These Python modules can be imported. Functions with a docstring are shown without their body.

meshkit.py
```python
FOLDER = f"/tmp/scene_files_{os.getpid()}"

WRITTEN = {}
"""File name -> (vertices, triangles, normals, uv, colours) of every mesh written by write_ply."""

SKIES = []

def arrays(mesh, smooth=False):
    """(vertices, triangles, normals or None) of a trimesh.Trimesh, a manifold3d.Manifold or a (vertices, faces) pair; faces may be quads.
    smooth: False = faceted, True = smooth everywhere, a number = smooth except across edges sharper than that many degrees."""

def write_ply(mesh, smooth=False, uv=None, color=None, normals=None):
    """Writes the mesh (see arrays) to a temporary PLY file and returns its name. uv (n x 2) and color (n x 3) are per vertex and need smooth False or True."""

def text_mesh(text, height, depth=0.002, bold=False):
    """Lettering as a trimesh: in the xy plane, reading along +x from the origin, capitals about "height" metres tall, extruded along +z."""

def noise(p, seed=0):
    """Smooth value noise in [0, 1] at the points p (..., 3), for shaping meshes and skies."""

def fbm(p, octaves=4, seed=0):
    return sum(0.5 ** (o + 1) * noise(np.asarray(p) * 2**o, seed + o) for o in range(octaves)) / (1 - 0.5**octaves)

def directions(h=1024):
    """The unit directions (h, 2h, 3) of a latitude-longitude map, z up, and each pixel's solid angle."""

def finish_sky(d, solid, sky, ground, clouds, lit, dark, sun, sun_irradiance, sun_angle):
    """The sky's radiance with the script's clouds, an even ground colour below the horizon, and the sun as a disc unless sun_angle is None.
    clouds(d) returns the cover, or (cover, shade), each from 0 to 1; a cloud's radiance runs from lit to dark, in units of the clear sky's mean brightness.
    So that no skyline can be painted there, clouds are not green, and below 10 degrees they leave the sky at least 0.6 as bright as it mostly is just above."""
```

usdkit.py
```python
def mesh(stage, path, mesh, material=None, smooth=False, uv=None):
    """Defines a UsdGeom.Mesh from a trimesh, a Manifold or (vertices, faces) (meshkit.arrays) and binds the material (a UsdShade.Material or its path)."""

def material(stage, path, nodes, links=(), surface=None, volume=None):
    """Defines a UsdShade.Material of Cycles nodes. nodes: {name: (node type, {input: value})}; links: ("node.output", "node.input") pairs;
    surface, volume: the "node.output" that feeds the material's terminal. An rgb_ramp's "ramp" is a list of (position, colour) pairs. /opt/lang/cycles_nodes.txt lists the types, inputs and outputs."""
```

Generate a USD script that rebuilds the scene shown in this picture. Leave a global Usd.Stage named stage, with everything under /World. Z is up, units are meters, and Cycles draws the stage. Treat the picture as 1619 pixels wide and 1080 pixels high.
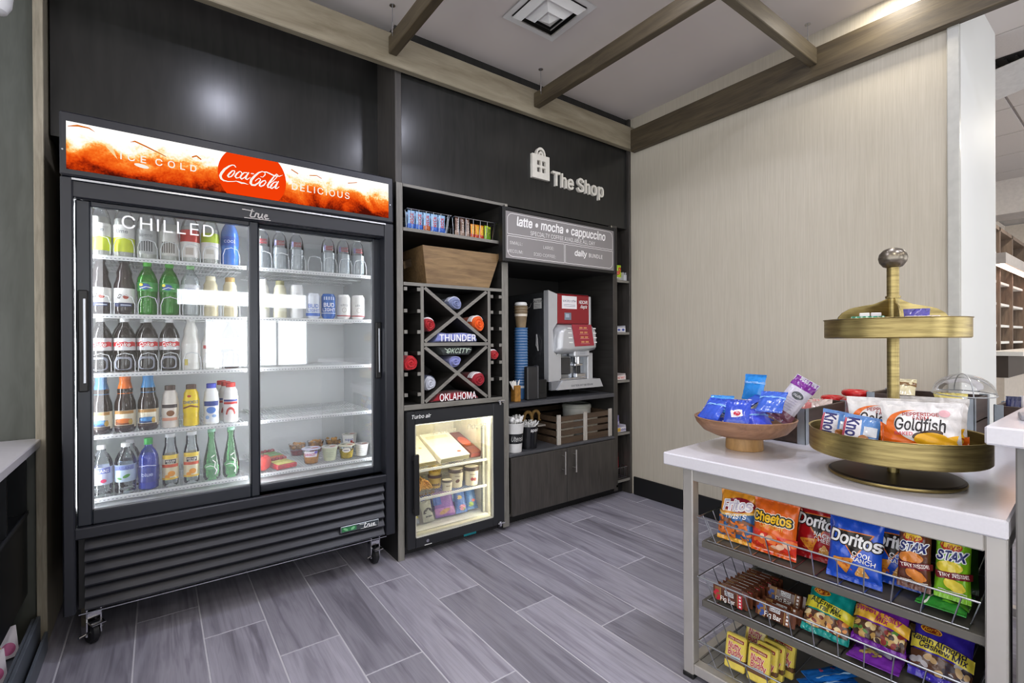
import math, random
import numpy as np
import trimesh, shapely, usdkit, meshkit
from shapely.geometry import Polygon, Point, LineString, MultiPolygon, box as sbox
from shapely.ops import unary_union
from shapely import affinity
from pxr import Usd, UsdGeom, UsdShade, UsdLux, Gf, Sdf

stage = Usd.Stage.CreateInMemory()
UsdGeom.SetStageUpAxis(stage, 'Z'); UsdGeom.SetStageMetersPerUnit(stage, 1.0)
UsdGeom.Xform.Define(stage, '/World'); UsdGeom.Scope.Define(stage, '/World/Looks')
rng = random.Random(7)

# ------------------------------------------------------------------ camera, light levels
CAM_F, CAM_YAW, CAM_PITCH, CAM_ROLL, CAM_H = 759.043, 0.6363473, 0.0020922, -0.0054628, 1.13
cam = UsdGeom.Camera.Define(stage, '/World/camera')
cam.CreateHorizontalApertureAttr(36.0); cam.CreateVerticalApertureAttr(36.0 * 1080 / 1619)
cam.CreateFocalLengthAttr(36.0 * CAM_F / 1619); cam.CreateClippingRangeAttr((0.05, 200.0))
EXPOSURE = 0.48
cam.CreateExposureAttr(EXPOSURE)
_fw = np.array([math.sin(CAM_YAW) * math.cos(CAM_PITCH), math.cos(CAM_YAW) * math.cos(CAM_PITCH), -math.sin(CAM_PITCH)])
_r = np.array([math.cos(CAM_YAW), -math.sin(CAM_YAW), 0.0]); _u = np.cross(_r, _fw)
_r2 = math.cos(CAM_ROLL) * _r + math.sin(CAM_ROLL) * _u; _u2 = -math.sin(CAM_ROLL) * _r + math.cos(CAM_ROLL) * _u
cam.AddTransformOp().Set(Gf.Matrix4d(*_r2, 0, *_u2, 0, *(-_fw), 0, 0, 0, CAM_H, 1))

DOWNLIGHT = 175.0      # radiance of a recessed downlight lens
WINDOW = 5.0           # radiance of the daylit panes in the wall behind the photographer
FRIDGE_LED = 22.0
FREEZER_LED = 26.0
SIGN_GLOW = 0.68
COOL, WARM = (0.82, 0.84, 1.0), (1.0, 0.92, 0.80)
DOME = 0.60            # the lobby's open side, an even pale grey
dome = UsdLux.DomeLight.Define(stage, '/World/sky'); dome.CreateIntensityAttr(DOME); dome.CreateColorAttr(Gf.Vec3f(0.95, 0.97, 1.0))

# ------------------------------------------------------------------ materials
def lin(c):
    if isinstance(c, str):
        c = [int(c[i:i + 2], 16) / 255 for i in (0, 2, 4)]
        c = [x / 12.92 if x <= 0.04045 else ((x + 0.055) / 1.055) ** 2.4 for x in c]
    return tuple(float(x) for x in c)
def mul(c, k): return tuple(min(1.0, x * k) for x in c)
_M = {}
def mat(name, col, rough=0.5, metal=0.0, var=0.06, scale=30.0, **kw):
    """A principled material whose colour and gloss wander a little with noise in the object's own space."""
    if name in _M: return _M[name]
    c = lin(col)
    p = {'roughness': rough, 'metallic': metal}; p.update(kw)
    nodes = {'tc': ('texture_coordinate', {}), 'n': ('noise_texture', {'scale': scale, 'detail': 3.0}),
             'r': ('rgb_ramp', {'ramp': [(0.3, mul(c, 1 - var)), (0.7, mul(c, 1 + var))]}), 'p': ('principled_bsdf', p)}
    m = usdkit.material(stage, '/World/Looks/' + name, nodes, [('tc.object', 'n.vector'), ('n.fac', 'r.fac'), ('r.color', 'p.base_color')], surface='p.BSDF')
    _M[name] = m; return m
def raw(name, nodes, links, surface):
    if name not in _M: _M[name] = usdkit.material(stage, '/World/Looks/' + name, nodes, links, surface=surface)
    return _M[name]
def ink(hexcol, rough=0.45):
    """Flat print in one colour."""
    return mat('ink_' + hexcol + ('' if rough == 0.45 else '_g%d' % int(rough * 100)), hexcol, rough, var=0.02)
def film(hexcol, rough=0.22):
    """Shiny plastic film of a bag or wrapper."""
    n = 'film_' + hexcol
    if n in _M: return _M[n]
    c = lin(hexcol)
    return raw(n, {'tc': ('texture_coordinate', {}), 'n': ('noise_texture', {'scale': 45.0, 'detail': 3.0, 'distortion': 1.2}),
        'r': ('rgb_ramp', {'ramp': [(0.25, mul(c, 0.86)), (0.75, mul(c, 1.1))]}), 'b': ('bump', {'strength': 0.22, 'distance': 0.004}),
        'p': ('principled_bsdf', {'roughness': rough, 'coat_weight': 0.3, 'coat_roughness': 0.12})},
        [('tc.object', 'n.vector'), ('n.fac', 'r.fac'), ('n.fac', 'b.height'), ('b.normal', 'p.normal'), ('r.color', 'p.base_color')], 'p.BSDF')
def emit(name, col, strength):
    return raw(name, {'e': ('emission', {'color': lin(col), 'strength': strength})}, [], 'e.emission')
def grain(name, light, dark, rough, axis='z', scale=6.0, stretch=14.0, bump=0.06, **kw):
    """Wood with streaks along one axis."""
    s = [stretch, stretch, stretch]; s['xyz'.index(axis)] = 1.0
    p = {'roughness': rough}; p.update(kw)
    return raw(name, {'tc': ('texture_coordinate', {}), 'oi': ('object_info', {}), 'cx': ('combine_xyz', {}), 'm9': ('math', {'math_type': 'multiply', 'value2': 37.0}),
        'va': ('vector_math', {'math_type': 'add'}), 'mp': ('mapping', {'scale': tuple(s)}),
        'n': ('noise_texture', {'scale': scale, 'detail': 6.0, 'roughness': 0.62, 'distortion': 0.5}),
        'r': ('rgb_ramp', {'ramp': [(0.28, lin(dark)), (0.5, tuple((a + b) / 2 for a, b in zip(lin(dark), lin(light)))), (0.72, lin(light))]}),
        'b': ('bump', {'strength': bump, 'distance': 0.01}), 'p': ('principled_bsdf', p)},
        [('oi.random', 'm9.value1'), ('m9.value', 'cx.x'), ('m9.value', 'cx.y'), ('m9.value', 'cx.z'), ('tc.object', 'va.vector1'), ('cx.vector', 'va.vector2'), ('va.vector', 'mp.vector'),
         ('mp.vector', 'n.vector'), ('n.fac', 'r.fac'), ('n.fac', 'b.height'), ('b.normal', 'p.normal'), ('r.color', 'p.base_color')], 'p.BSDF')
def pane(name, tint=(0.97, 0.99, 0.985), ior=1.5, boost=1.0):
    return raw(name, {'f': ('fresnel', {'IOR': ior}), 'k': ('math', {'math_type': 'multiply', 'value2': boost}), 't': ('transparent_bsdf', {'color': tint}),
                      'g': ('glossy_bsdf', {'roughness': 0.0, 'color': (1.0, 1.0, 1.0)}), 'x': ('mix_closure', {})},
               [('f.fac', 'k.value1'), ('k.value', 'x.fac'), ('t.BSDF', 'x.closure1'), ('g.BSDF', 'x.closure2')], 'x.closure')

# ------------------------------------------------------------------ prims
_names = {}
def uname(parent, name):
    k = (parent, name); n = _names.get(k, 0); _names[k] = n + 1
    return name if n == 0 else '%s_%03d' % (name, n)
def _meta(prim, label=None, cat=None, group=None, kind=None):
    for k, v in (('label', label), ('category', cat), ('group', group), ('kind', kind)):
        if v: prim.SetCustomDataByKey(k, v)
def mtx(loc=(0, 0, 0), rz=0.0, rx=0.0, ry=0.0, s=1.0):
    R = trimesh.transformations.euler_matrix(math.radians(rx), math.radians(ry), math.radians(rz), 'sxyz')
    R[:3, :3] *= s; R[:3, 3] = loc; return R
def _gf(M): return Gf.Matrix4d(*[float(x) for x in np.asarray(M).T.ravel()])
def thing(name, label, cat, M=None, group=None, kind=None):
    path = '/World/' + uname('/World', name); x = UsdGeom.Xform.Define(stage, path)
    x.AddTransformOp().Set(_gf(np.eye(4) if M is None else M)); _meta(x.GetPrim(), label, cat, group, kind); return path
def part(parent, name, mesh, m, smooth=30, label=None, kind=None):
    if isinstance(mesh, list): mesh = trimesh.util.concatenate([q for q in mesh if q is not None])
    path = parent + '/' + uname(parent, name)
    g = usdkit.mesh(stage, path, mesh, m, smooth=smooth); _meta(g.GetPrim(), label, None, None, kind); return path
def solo(name, mesh, m, label, cat, group=None, kind=None, smooth=30, M=None):
    p = part('/World', name, mesh, m, smooth); prim = stage.GetPrimAtPath(p); _meta(prim, label, cat, group, kind)
    if M is not None: UsdGeom.Xformable(prim).AddTransformOp().Set(_gf(M))
    return p
def struct(name, mesh, m, label=None, smooth=30):
    p = part('/World', name, mesh, m, smooth); _meta(stage.GetPrimAtPath(p), label, None, None, 'structure'); return p
def copy(src, M, label, group=None, name=None):
    sp = stage.GetPrimAtPath(src); name = name or src.split('/')[-1].rstrip('0123456789').rstrip('_')
    path = '/World/' + uname('/World', name); x = UsdGeom.Xform.Define(stage, path); p = x.GetPrim()
    p.GetReferences().AddInternalReference(src); p.SetInstanceable(True)
    a = p.GetAttribute('xformOp:transform') or p.CreateAttribute('xformOp:transform', Sdf.ValueTypeNames.Matrix4d)
    a.Set(_gf(M)); was = sp.GetCustomData()
    _meta(p, label, was.get('category'), group or was.get('group')); return path

# ------------------------------------------------------------------ shapes
_cb = None
def box(x0, x1, y0, y1, z0, z1, c=0.0):
    if c <= 0:
        b = trimesh.creation.box((x1 - x0, y1 - y0, z1 - z0)); b.apply_translation(((x0 + x1) / 2, (y0 + y1) / 2, (z0 + z1) / 2)); return b
    global _cb
    if _cb is None:
        S = np.array([[sx, sy, sz] for sx in (-1, 1) for sy in (-1, 1) for sz in (-1, 1)], float)
        V = np.vstack([np.where(np.arange(3) == a, S, S * 0.8) for a in range(3)])
        h = trimesh.convex.convex_hull(V); o = np.array([np.argmin(np.abs(h.vertices - v).sum(1)) for v in V])
        inv = np.empty(24, int); inv[o] = np.arange(24); _cb = (np.vstack([S, S, S]), np.repeat(np.arange(3), 8), inv[h.faces])
    S, ax, F = _cb; hx = np.array([x1 - x0, y1 - y0, z1 - z0]) / 2; c = min(c, hx.min() * 0.9)
    V = S * (hx - c); V[np.arange(24), ax] = (S * hx)[np.arange(24), ax]
    return trimesh.Trimesh(V + np.array([x0 + x1, y0 + y1, z0 + z1]) / 2, F, process=False)
def cat(*ms): return trimesh.util.concatenate([m for m in ms if m is not None])
def tf(m, M): m = m.copy(); m.apply_transform(M); return m
def mv(m, x=0, y=0, z=0): m = m.copy(); m.apply_translation((x, y, z)); return m
def tube(pts, r, sides=6, closed=False):
    P = np.asarray(pts, float)
    if closed: P = np.vstack([P, P[:1]])
    T = np.zeros_like(P); T[1:-1] = P[2:] - P[:-2]; T[0] = P[1] - P[0]; T[-1] = P[-1] - P[-2]
    if closed: T[0] = T[-1] = P[1] - P[-2]
    T /= np.linalg.norm(T, axis=1, keepdims=True) + 1e-12
    a = np.cross(T[0], [0, 0, 1.0]); a = np.cross(T[0], [1.0, 0, 0]) if np.linalg.norm(a) < 0.2 else a
    n, V = len(P), []
    for i in range(n):
        a = a - T[i] * (a @ T[i]); a /= np.linalg.norm(a) + 1e-12; b = np.cross(T[i], a)
        k = np.linalg.norm(P[min(i + 1, n - 1)] - P[max(i - 1, 0)])
        an = np.arange(sides) * 2 * np.pi / sides
        rr = r[i] if np.ndim(r) else r
        V.append(P[i] + rr * (np.cos(an)[:, None] * a + np.sin(an)[:, None] * b))
    V = np.vstack(V); F = []
    for i in range(n - 1):
        for j in range(sides):
            q = (i * sides + j, i * sides + (j + 1) % sides, (i + 1) * sides + (j + 1) % sides, (i + 1) * sides + j)
            F += [(q[0], q[1], q[2]), (q[0], q[2], q[3])]
    if not closed:
        for j in range(1, sides - 1):
            F += [(0, j + 1, j), ((n - 1) * sides, (n - 1) * sides + j, (n - 1) * sides + j + 1)]
    return trimesh.Trimesh(V, F, process=False)
def rod(a, b, r, sides=6): return tube([a, b], r, sides)
def lathe(prof, n=28, cap=True):
    P = np.asarray(prof, float); k = len(P); an = np.arange(n) * 2 * np.pi / n
    V = np.stack([np.outer(P[:, 0], np.cos(an)), np.outer(P[:, 0], np.sin(an)), np.repeat(P[:, 1:2], n, 1)], -1).reshape(-1, 3); F = []
    for i in range(k - 1):
        for j in range(n):
            a, b, c, d = i * n + j, i * n + (j + 1) % n, (i + 1) * n + (j + 1) % n, (i + 1) * n + j
            F += [(a, b, c), (a, c, d)]
    V = list(V)
    if cap:
        for i, fl in ((0, True), (k - 1, False)):
            if P[i, 0] > 1e-6:
                V.append((0, 0, P[i, 1])); c = len(V) - 1
                F += [(c, i * n + (j + 1) % n, i * n + j) if fl else (c, i * n + j, i * n + (j + 1) % n) for j in range(n)]
    return trimesh.Trimesh(np.array(V), F, process=False)
def extrude(poly, d, z0=0.0):
    ms = [trimesh.creation.extrude_polygon(g, d, engine='earcut') for g in (poly.geoms if hasattr(poly, 'geoms') else [poly]) if g.area > 1e-10]
    m = cat(*ms); m.apply_translation((0, 0, z0)); return m
def upright(m, x, y, z):
    """From the drawing plane (x right, y up, z towards the viewer) to a face that looks to -y with its origin at x, y, z."""
    v = m.vertices; m = m.copy(); m.vertices = np.stack([v[:, 0] + x, -v[:, 2] + y, v[:, 1] + z], 1); return m

# ------------------------------------------------------------------ print: polygons laid on a surface
_txt = {}
def text(s, h, bold=False, grow=0.0, shear=0.0, wide=1.0, center=True):
    k = (s, bold)
    if k not in _txt:
        t = meshkit.text_mesh(s, 1.0, 0.1, bold); f = t.faces[t.face_normals[:, 2] > 0.5]
        _txt[k] = unary_union([Polygon(t.vertices[q, :2]).buffer(0.0005) for q in f])
    g = affinity.scale(_txt[k], h * wide, h, origin=(0, 0)) if s != 'I' else rect(0, .13 * h, 0, h)
    if shear: g = affinity.affine_transform(g, [1, shear, 0, 1, 0, 0])
    if grow: g = g.buffer(grow * h)
    if center:
        a, b, c, d = g.bounds; g = affinity.translate(g, -(a + c) / 2, -h / 2)
    return g
def tracked(s, x0, y0, h, gap, **k):
    """Letters set one by one with an even gap; a space is half a letter."""
    out, x = [], x0
    for ch in s:
        if ch == ' ': x += .45 * h; continue
        g = text(ch, h, **k); a, b, c, d = g.bounds; out.append(affinity.translate(g, x - a, y0)); x += c - a + gap
    return unary_union(out)
def at(g, x, y, rot=0): 
    if rot: g = affinity.rotate(g, rot, origin=(0, 0))
    return affinity.translate(g, x, y)
def ellipse(x, y, a, b, rot=0): return at(affinity.scale(Point(0, 0).buffer(1, 14), a, b), x, y, rot)
def rect(x0, x1, y0, y1, r=0.0): return sbox(x0 + r, y0 + r, x1 - r, y1 - r).buffer(r, 4) if r else sbox(x0, y0, x1, y1)
def stroke(pts, w):
    """A brush stroke with a width at each point."""
    P = np.asarray(pts, float); out = []
    if np.ndim(w) == 0: w = [w] * len(P)
    for i in range(len(P) - 1):
        out.append(MultiPolygon([Point(P[i]).buffer(w[i] / 2, 6), Point(P[i + 1]).buffer(w[i + 1] / 2, 6)]).convex_hull)
    return unary_union(out)
def flat(poly, maxedge=None):
    """The polygon as flat triangles (x, y, 0)."""
    V, F, o = [], [], 0
    for g in (poly.geoms if hasattr(poly, 'geoms') else [poly]):
        if g.geom_type != 'Polygon' or g.area < 1e-9: continue
        v, f = trimesh.creation.triangulate_polygon(g, engine='earcut')
        V.append(v); F.append(f + o); o += len(v)
    if not V: return None
    v = np.vstack(V); v = np.column_stack([v, np.zeros(len(v))]); f = np.vstack(F)
    a, b, c = (v[f[:, k], :2] for k in range(3)); flip = (b - a)[:, 0] * (c - a)[:, 1] - (b - a)[:, 1] * (c - a)[:, 0] < 0
    f[flip] = f[flip][:, ::-1]
    if maxedge: v, f = trimesh.remesh.subdivide_to_size(v, f, maxedge, max_iter=12)
    return trimesh.Trimesh(v, f, process=False)
def lay(poly, surf, off=0.0004, maxedge=None):
    """Lays print on a surface: surf(x, y) -> (points, normals)."""
    m = flat(poly, maxedge)
    if m is None: return None
    P, N = surf(m.vertices[:, 0], m.vertices[:, 1]); return trimesh.Trimesh(P + N * off, m.faces, process=False)
def plane(o, u, v):
    o, u, v = (np.asarray(q, float) for q in (o, u, v)); n = np.cross(u, v)
    return lambda x, y: (o + np.outer(x, u) + np.outer(y, v), np.tile(n, (len(x), 1)))
def front(x, y, z): return plane((x, y, z), (1, 0, 0), (0, 0, 1))          # a face that looks to -y
def barrel(rad, facing=-90.0, tilt=0.0):
    """The side of a turned thing; rad a number or a profile [(r, z)]; x runs round it, y is the height."""
    zs = None if np.ndim(rad) == 0 else np.array(rad, float)
    def f(x, y):
        r = np.full(len(x), rad) if zs is None else np.interp(y, zs[:, 1], zs[:, 0])
        r0 = rad if zs is None else zs[:, 0].max()
        a = math.radians(facing) + x / r0; n = np.stack([np.cos(a), np.sin(a), 0 * a], 1)
        return n * r[:, None] + np.column_stack([0 * a, 0 * a, y]), n
    return f
def many(nm, g): return 'stuff' if len(getattr(g, 'geoms', [g])) > 1 and 'letter' not in nm else None
def prints(parent, surf, items, maxedge=None, step=0.0004):
    """items: (part name, polygon, material or colour), the later ones on top of the earlier."""
    for k, (nm, g, m) in enumerate(items):
        q = lay(g, surf, step * (k + 1), maxedge)
        if q is not None: part(parent, nm, q, ink(m) if isinstance(m, str) else m, smooth=False if maxedge is None else True, kind=many(nm, g))
# ------------------------------------------------------------------ looks of the setting
M_PANEL = grain('black_stained_wood', '30302e', '262625', 0.24, 'z', 4.0, 7.0, 0.0, specular_ior_level=0.42)
M_DARK = grain('dark_cabinet_wood', '4a4641', '322f2c', 0.45, 'z', 5.0, 10.0, 0.04)
M_EDGE = grain('grey_edge_wood', '8b8880', '6c6962', 0.5, 'z', 8.0, 12.0, 0.04)
M_EDGEX = grain('grey_edge_wood_x', '8b8880', '6c6962', 0.5, 'x', 8.0, 12.0, 0.04)
M_BLACKIN = mat('cabinet_inside_black', '232221', 0.5)
M_GREYWOOD = grain('weathered_grey_wood', '585b55', '43463f', 0.55, 'z', 3.0, 5.0, 0.05)
M_BEAM = grain('beam_wood', '675d49', '3c3529', 0.5, 'x', 3.0, 11.0, 0.08)
M_BEAMY = grain('beam_wood_y', '5f543e', '382f23', 0.52, 'y', 3.0, 11.0, 0.08)
M_BEAMPALE = grain('beam_wood_worn', 'a39a84', '7b715c', 0.30, 'x', 2.5, 7.0, 0.08)
M_CEIL = mat('ceiling_paint', 'ddd6d0', 0.85, var=0.015, scale=4)
M_WHITE = mat('white_paint', 'e9eae6', 0.6, var=0.01, scale=4)
M_QUARTZ = mat('white_quartz', 'dcdae0', 0.16, var=0.02, scale=160, specular_ior_level=0.55)
M_BLACK = mat('matte_black', '151515', 0.5)
M_CHROME = mat('chrome', 'd9dade', 0.15, 1.0)
M_STEEL = mat('wire_steel', 'b9bcc2', 0.28, 1.0)
M_NICKEL = mat('satin_nickel', 'cfccc6', 0.3, 1.0)
M_GROUT = mat('grout', 'c9c8cf', 0.9, var=0.03, scale=200)
M_LAVALUE = None
# vertical-ribbed fabric wallpaper
M_PAPER = raw('ribbed_wallpaper', {'tc': ('texture_coordinate', {}), 'mp': ('mapping', {'scale': (1.0, 70.0, 1.6)}),
    'n': ('noise_texture', {'scale': 3.0, 'detail': 4.0, 'roughness': 0.6}), 'r': ('rgb_ramp', {'ramp': [(0.3, lin('bdb5a3')), (0.7, lin('cac2b1'))]}),
    'b': ('bump', {'strength': 0.12, 'distance': 0.004}), 'p': ('principled_bsdf', {'roughness': 0.75})},
    [('tc.object', 'mp.vector'), ('mp.vector', 'n.vector'), ('n.fac', 'r.fac'), ('n.fac', 'b.height'), ('b.normal', 'p.normal'), ('r.color', 'p.base_color')], 'p.BSDF')
# wood-look porcelain plank: long soft veins, each plank with its own drift and tone
M_TILE = raw('plank_porcelain', {'tc': ('texture_coordinate', {}), 'oi': ('object_info', {}), 'm9': ('math', {'math_type': 'multiply', 'value2': 91.0}), 'cx': ('combine_xyz', {}),
    'va': ('vector_math', {'math_type': 'add'}), 'mp': ('mapping', {'scale': (11.0, 1.2, 1.0)}), 'mp2': ('mapping', {'scale': (95.0, 2.4, 1.0)}), 'mp3': ('mapping', {'scale': (16.0, 1.4, 1.0)}),
    'n': ('noise_texture', {'scale': 1.0, 'detail': 4.0, 'roughness': 0.5, 'distortion': 0.7}), 'n2': ('noise_texture', {'scale': 1.0, 'detail': 4.0, 'roughness': 0.65, 'distortion': 0.2}), 'n3': ('noise_texture', {'scale': 1.0, 'detail': 3.0, 'roughness': 0.5, 'distortion': 1.6}),
    'r': ('rgb_ramp', {'ramp': [(0.28, lin('87858f')), (0.40, lin('9d9ba7')), (0.50, lin('acaab6')), (0.60, lin('a3a1ad')), (0.74, lin('bbb9c4'))]}),
    'r2': ('rgb_ramp', {'ramp': [(0.32, (0.78, 0.77, 0.78)), (0.56, (1.0, 1.0, 1.0))]}), 'r3': ('rgb_ramp', {'ramp': [(0.34, (0.62, 0.61, 0.63)), (0.40, (0.80, 0.79, 0.81)), (0.47, (1.0, 1.0, 1.0))]}),
    'mx': ('mix', {'mix_type': 'multiply', 'fac': 0.8}), 'mx3': ('mix', {'mix_type': 'multiply', 'fac': 0.75}),
    'tone': ('map_range', {'from_min': 0.0, 'from_max': 1.0, 'to_min': 0.76, 'to_max': 1.12}), 'tc2': ('combine_color', {}), 'mx2': ('mix', {'mix_type': 'multiply', 'fac': 1.0}),
    'p': ('principled_bsdf', {'roughness': 0.38, 'specular_ior_level': 0.35})},
    [('oi.random', 'm9.value1'), ('m9.value', 'cx.x'), ('m9.value', 'cx.y'), ('tc.object', 'va.vector1'), ('cx.vector', 'va.vector2'), ('va.vector', 'mp.vector'), ('va.vector', 'mp2.vector'), ('va.vector', 'mp3.vector'),
     ('mp.vector', 'n.vector'), ('mp2.vector', 'n2.vector'), ('mp3.vector', 'n3.vector'), ('n.fac', 'r.fac'), ('n2.fac', 'r2.fac'), ('n3.fac', 'r3.fac'), ('r.color', 'mx.color1'), ('r2.color', 'mx.color2'), ('mx.color', 'mx3.color1'), ('r3.color', 'mx3.color2'),
     ('oi.random', 'tone.value'), ('tone.result', 'tc2.r'), ('tone.result', 'tc2.g'), ('tone.result', 'tc2.b'), ('mx3.color', 'mx2.color1'), ('tc2.color', 'mx2.color2'), ('mx2.color', 'p.base_color')], 'p.BSDF')

# ------------------------------------------------------------------ floor of planks
fl = thing('floor', None, None, kind='structure')
part(fl, 'grout', box(-4, 10, -4.2, 3.2, -0.05, -0.0012), M_GROUT)
TW, TL, X0, Y0, DY = 0.21129, 0.85098, -0.07431, 1.60040, 0.28366
TY = {}
for k in range(-16, 47):
    off = Y0 + DY * (-k % 3)          # joints step by a third from column to column
    for j in range(-8, 4):
        y0 = off + j * TL; y1 = y0 + TL; x0 = X0 + k * TW
        lo, hi = max(y0, -4.1), min(y1, 3.15)
        if hi - lo < 0.03: continue
        near = -1.1 < x0 < 3.0 and hi > -1.2
        if not near: TY.setdefault('far', []).append(box(x0 + .0026, x0 + TW - .0026, lo + .0026, hi - .0026, -0.03, 0)); continue
        part(fl, 'tile', box(x0 + .0026, x0 + TW - .0026, lo + .0026, hi - .0026, -0.03, 0, 0.0012), M_TILE, smooth=False)
part(fl, 'distant_tiles', TY['far'], M_TILE, smooth=False, kind='stuff')

# ------------------------------------------------------------------ ceiling, walls
CZ = 2.75
struct('ceiling', box(-4, 3.62, -4.2, 3.2, CZ, CZ + .1), M_CEIL)
struct('wall_right', box(2.81, 3.61, 0.545, 3.2, 0, CZ), M_PAPER)
struct('wall_right_end', box(2.812, 3.60, 0.525, 0.545, 0, CZ), M_WHITE)
struct('trim_1', box(2.795, 2.818, 0.518, 0.56, 0, CZ, 0.003), mat('corner_trim_grey', 'b9b8b0', 0.4))
struct('baseboard_right', box(2.797, 2.81, 0.56, 2.30, 0, 0.13, 0.003), M_BLACK)
struct('wall_back', box(-4, 3.6, 3.0, 3.1, 0, CZ), M_BLACKIN)
struct('wall_header', box(1.02, 2.79, 2.345, 2.97, 1.945, CZ), M_PANEL)
struct('wall_header_alcove', box(-0.33, 0.985, 2.57, 2.97, 1.94, CZ), M_PANEL)
struct('trim_2', [box(0.985, 1.02, 2.32, 2.326, 0, 1.945, .002)], M_EDGE)
struct('trim_7', box(0.985, 1.0195, 2.3265, 2.97, 0, 1.945), M_BLACKIN)
struct('trim_3', box(0.985, 1.02, 2.33, 2.97, 1.945, CZ, .002), M_DARK)
struct('trim_4', box(-0.366, -0.337, 2.485, 2.97, 0, CZ, .002), grain('pale_edge_wood', 'a79f8c', '847c6b', 0.5, 'z', 8, 12, .04))
struct('wall_panel_left', box(-3.0, -0.366, 2.52, 2.97, 0, 2.45), M_GREYWOOD)
struct('wall_left_top', box(-3.0, -0.366, 2.50, 2.97, 2.45, CZ), M_BLACKIN)
struct('trim_5', box(2.79, 2.81, 2.32, 2.97, 0, CZ, .002), M_DARK)
# wall with windows behind the photographer, mirrored in the cooler's doors
rear = []
for x0, x1, z0, z1 in ((-.6, 3.62, 1.95, CZ), (-.6, 3.62, 0, .72), (-.6, .22, .72, 1.95), (2.1, 3.62, .72, 1.95), (.22, 2.1, 1.5, 1.68), (.22, .58, .72, 1.5)):
    rear.append(box(x0, x1, -4.2, -4.1, z0, z1))
struct('wall_rear', rear, mat('rear_wall_paint', 'b8b6ae', 0.7))
wn = thing('window_1', 'daylit window with thin mullions in the wall behind', None, kind='structure')
M_DAY = emit('daylight_pane', 'f4f8ff', WINDOW)
for a, b in ((.60, 1.16), (1.19, 1.60), (1.63, 2.08)): part(wn, 'pane', box(a, b, -4.16, -4.15, .74, 1.48), M_DAY)
part(wn, 'frame', [box(1.16, 1.19, -4.17, -4.1, .72, 1.5), box(1.60, 1.63, -4.17, -4.1, .72, 1.5), box(.58, .60, -4.17, -4.1, .72, 1.5), box(2.08, 2.1, -4.17, -4.1, .72, 1.5),
                   box(.58, 2.1, -4.17, -4.1, .72, .74), box(.58, 2.1, -4.17, -4.1, 1.48, 1.5)], M_WHITE)
w2 = thing('window_2', 'narrow transom window above the mullioned window behind', None, kind='structure')
part(w2, 'pane', box(.24, 2.08, -4.16, -4.15, 1.70, 1.93), M_DAY)
part(w2, 'frame', [box(.22, .24, -4.17, -4.1, 1.68, 1.95), box(2.08, 2.1, -4.17, -4.1, 1.68, 1.95), box(.22, 2.1, -4.17, -4.1, 1.68, 1.70), box(.22, 2.1, -4.17, -4.1, 1.93, 1.95)], M_WHITE)

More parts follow.
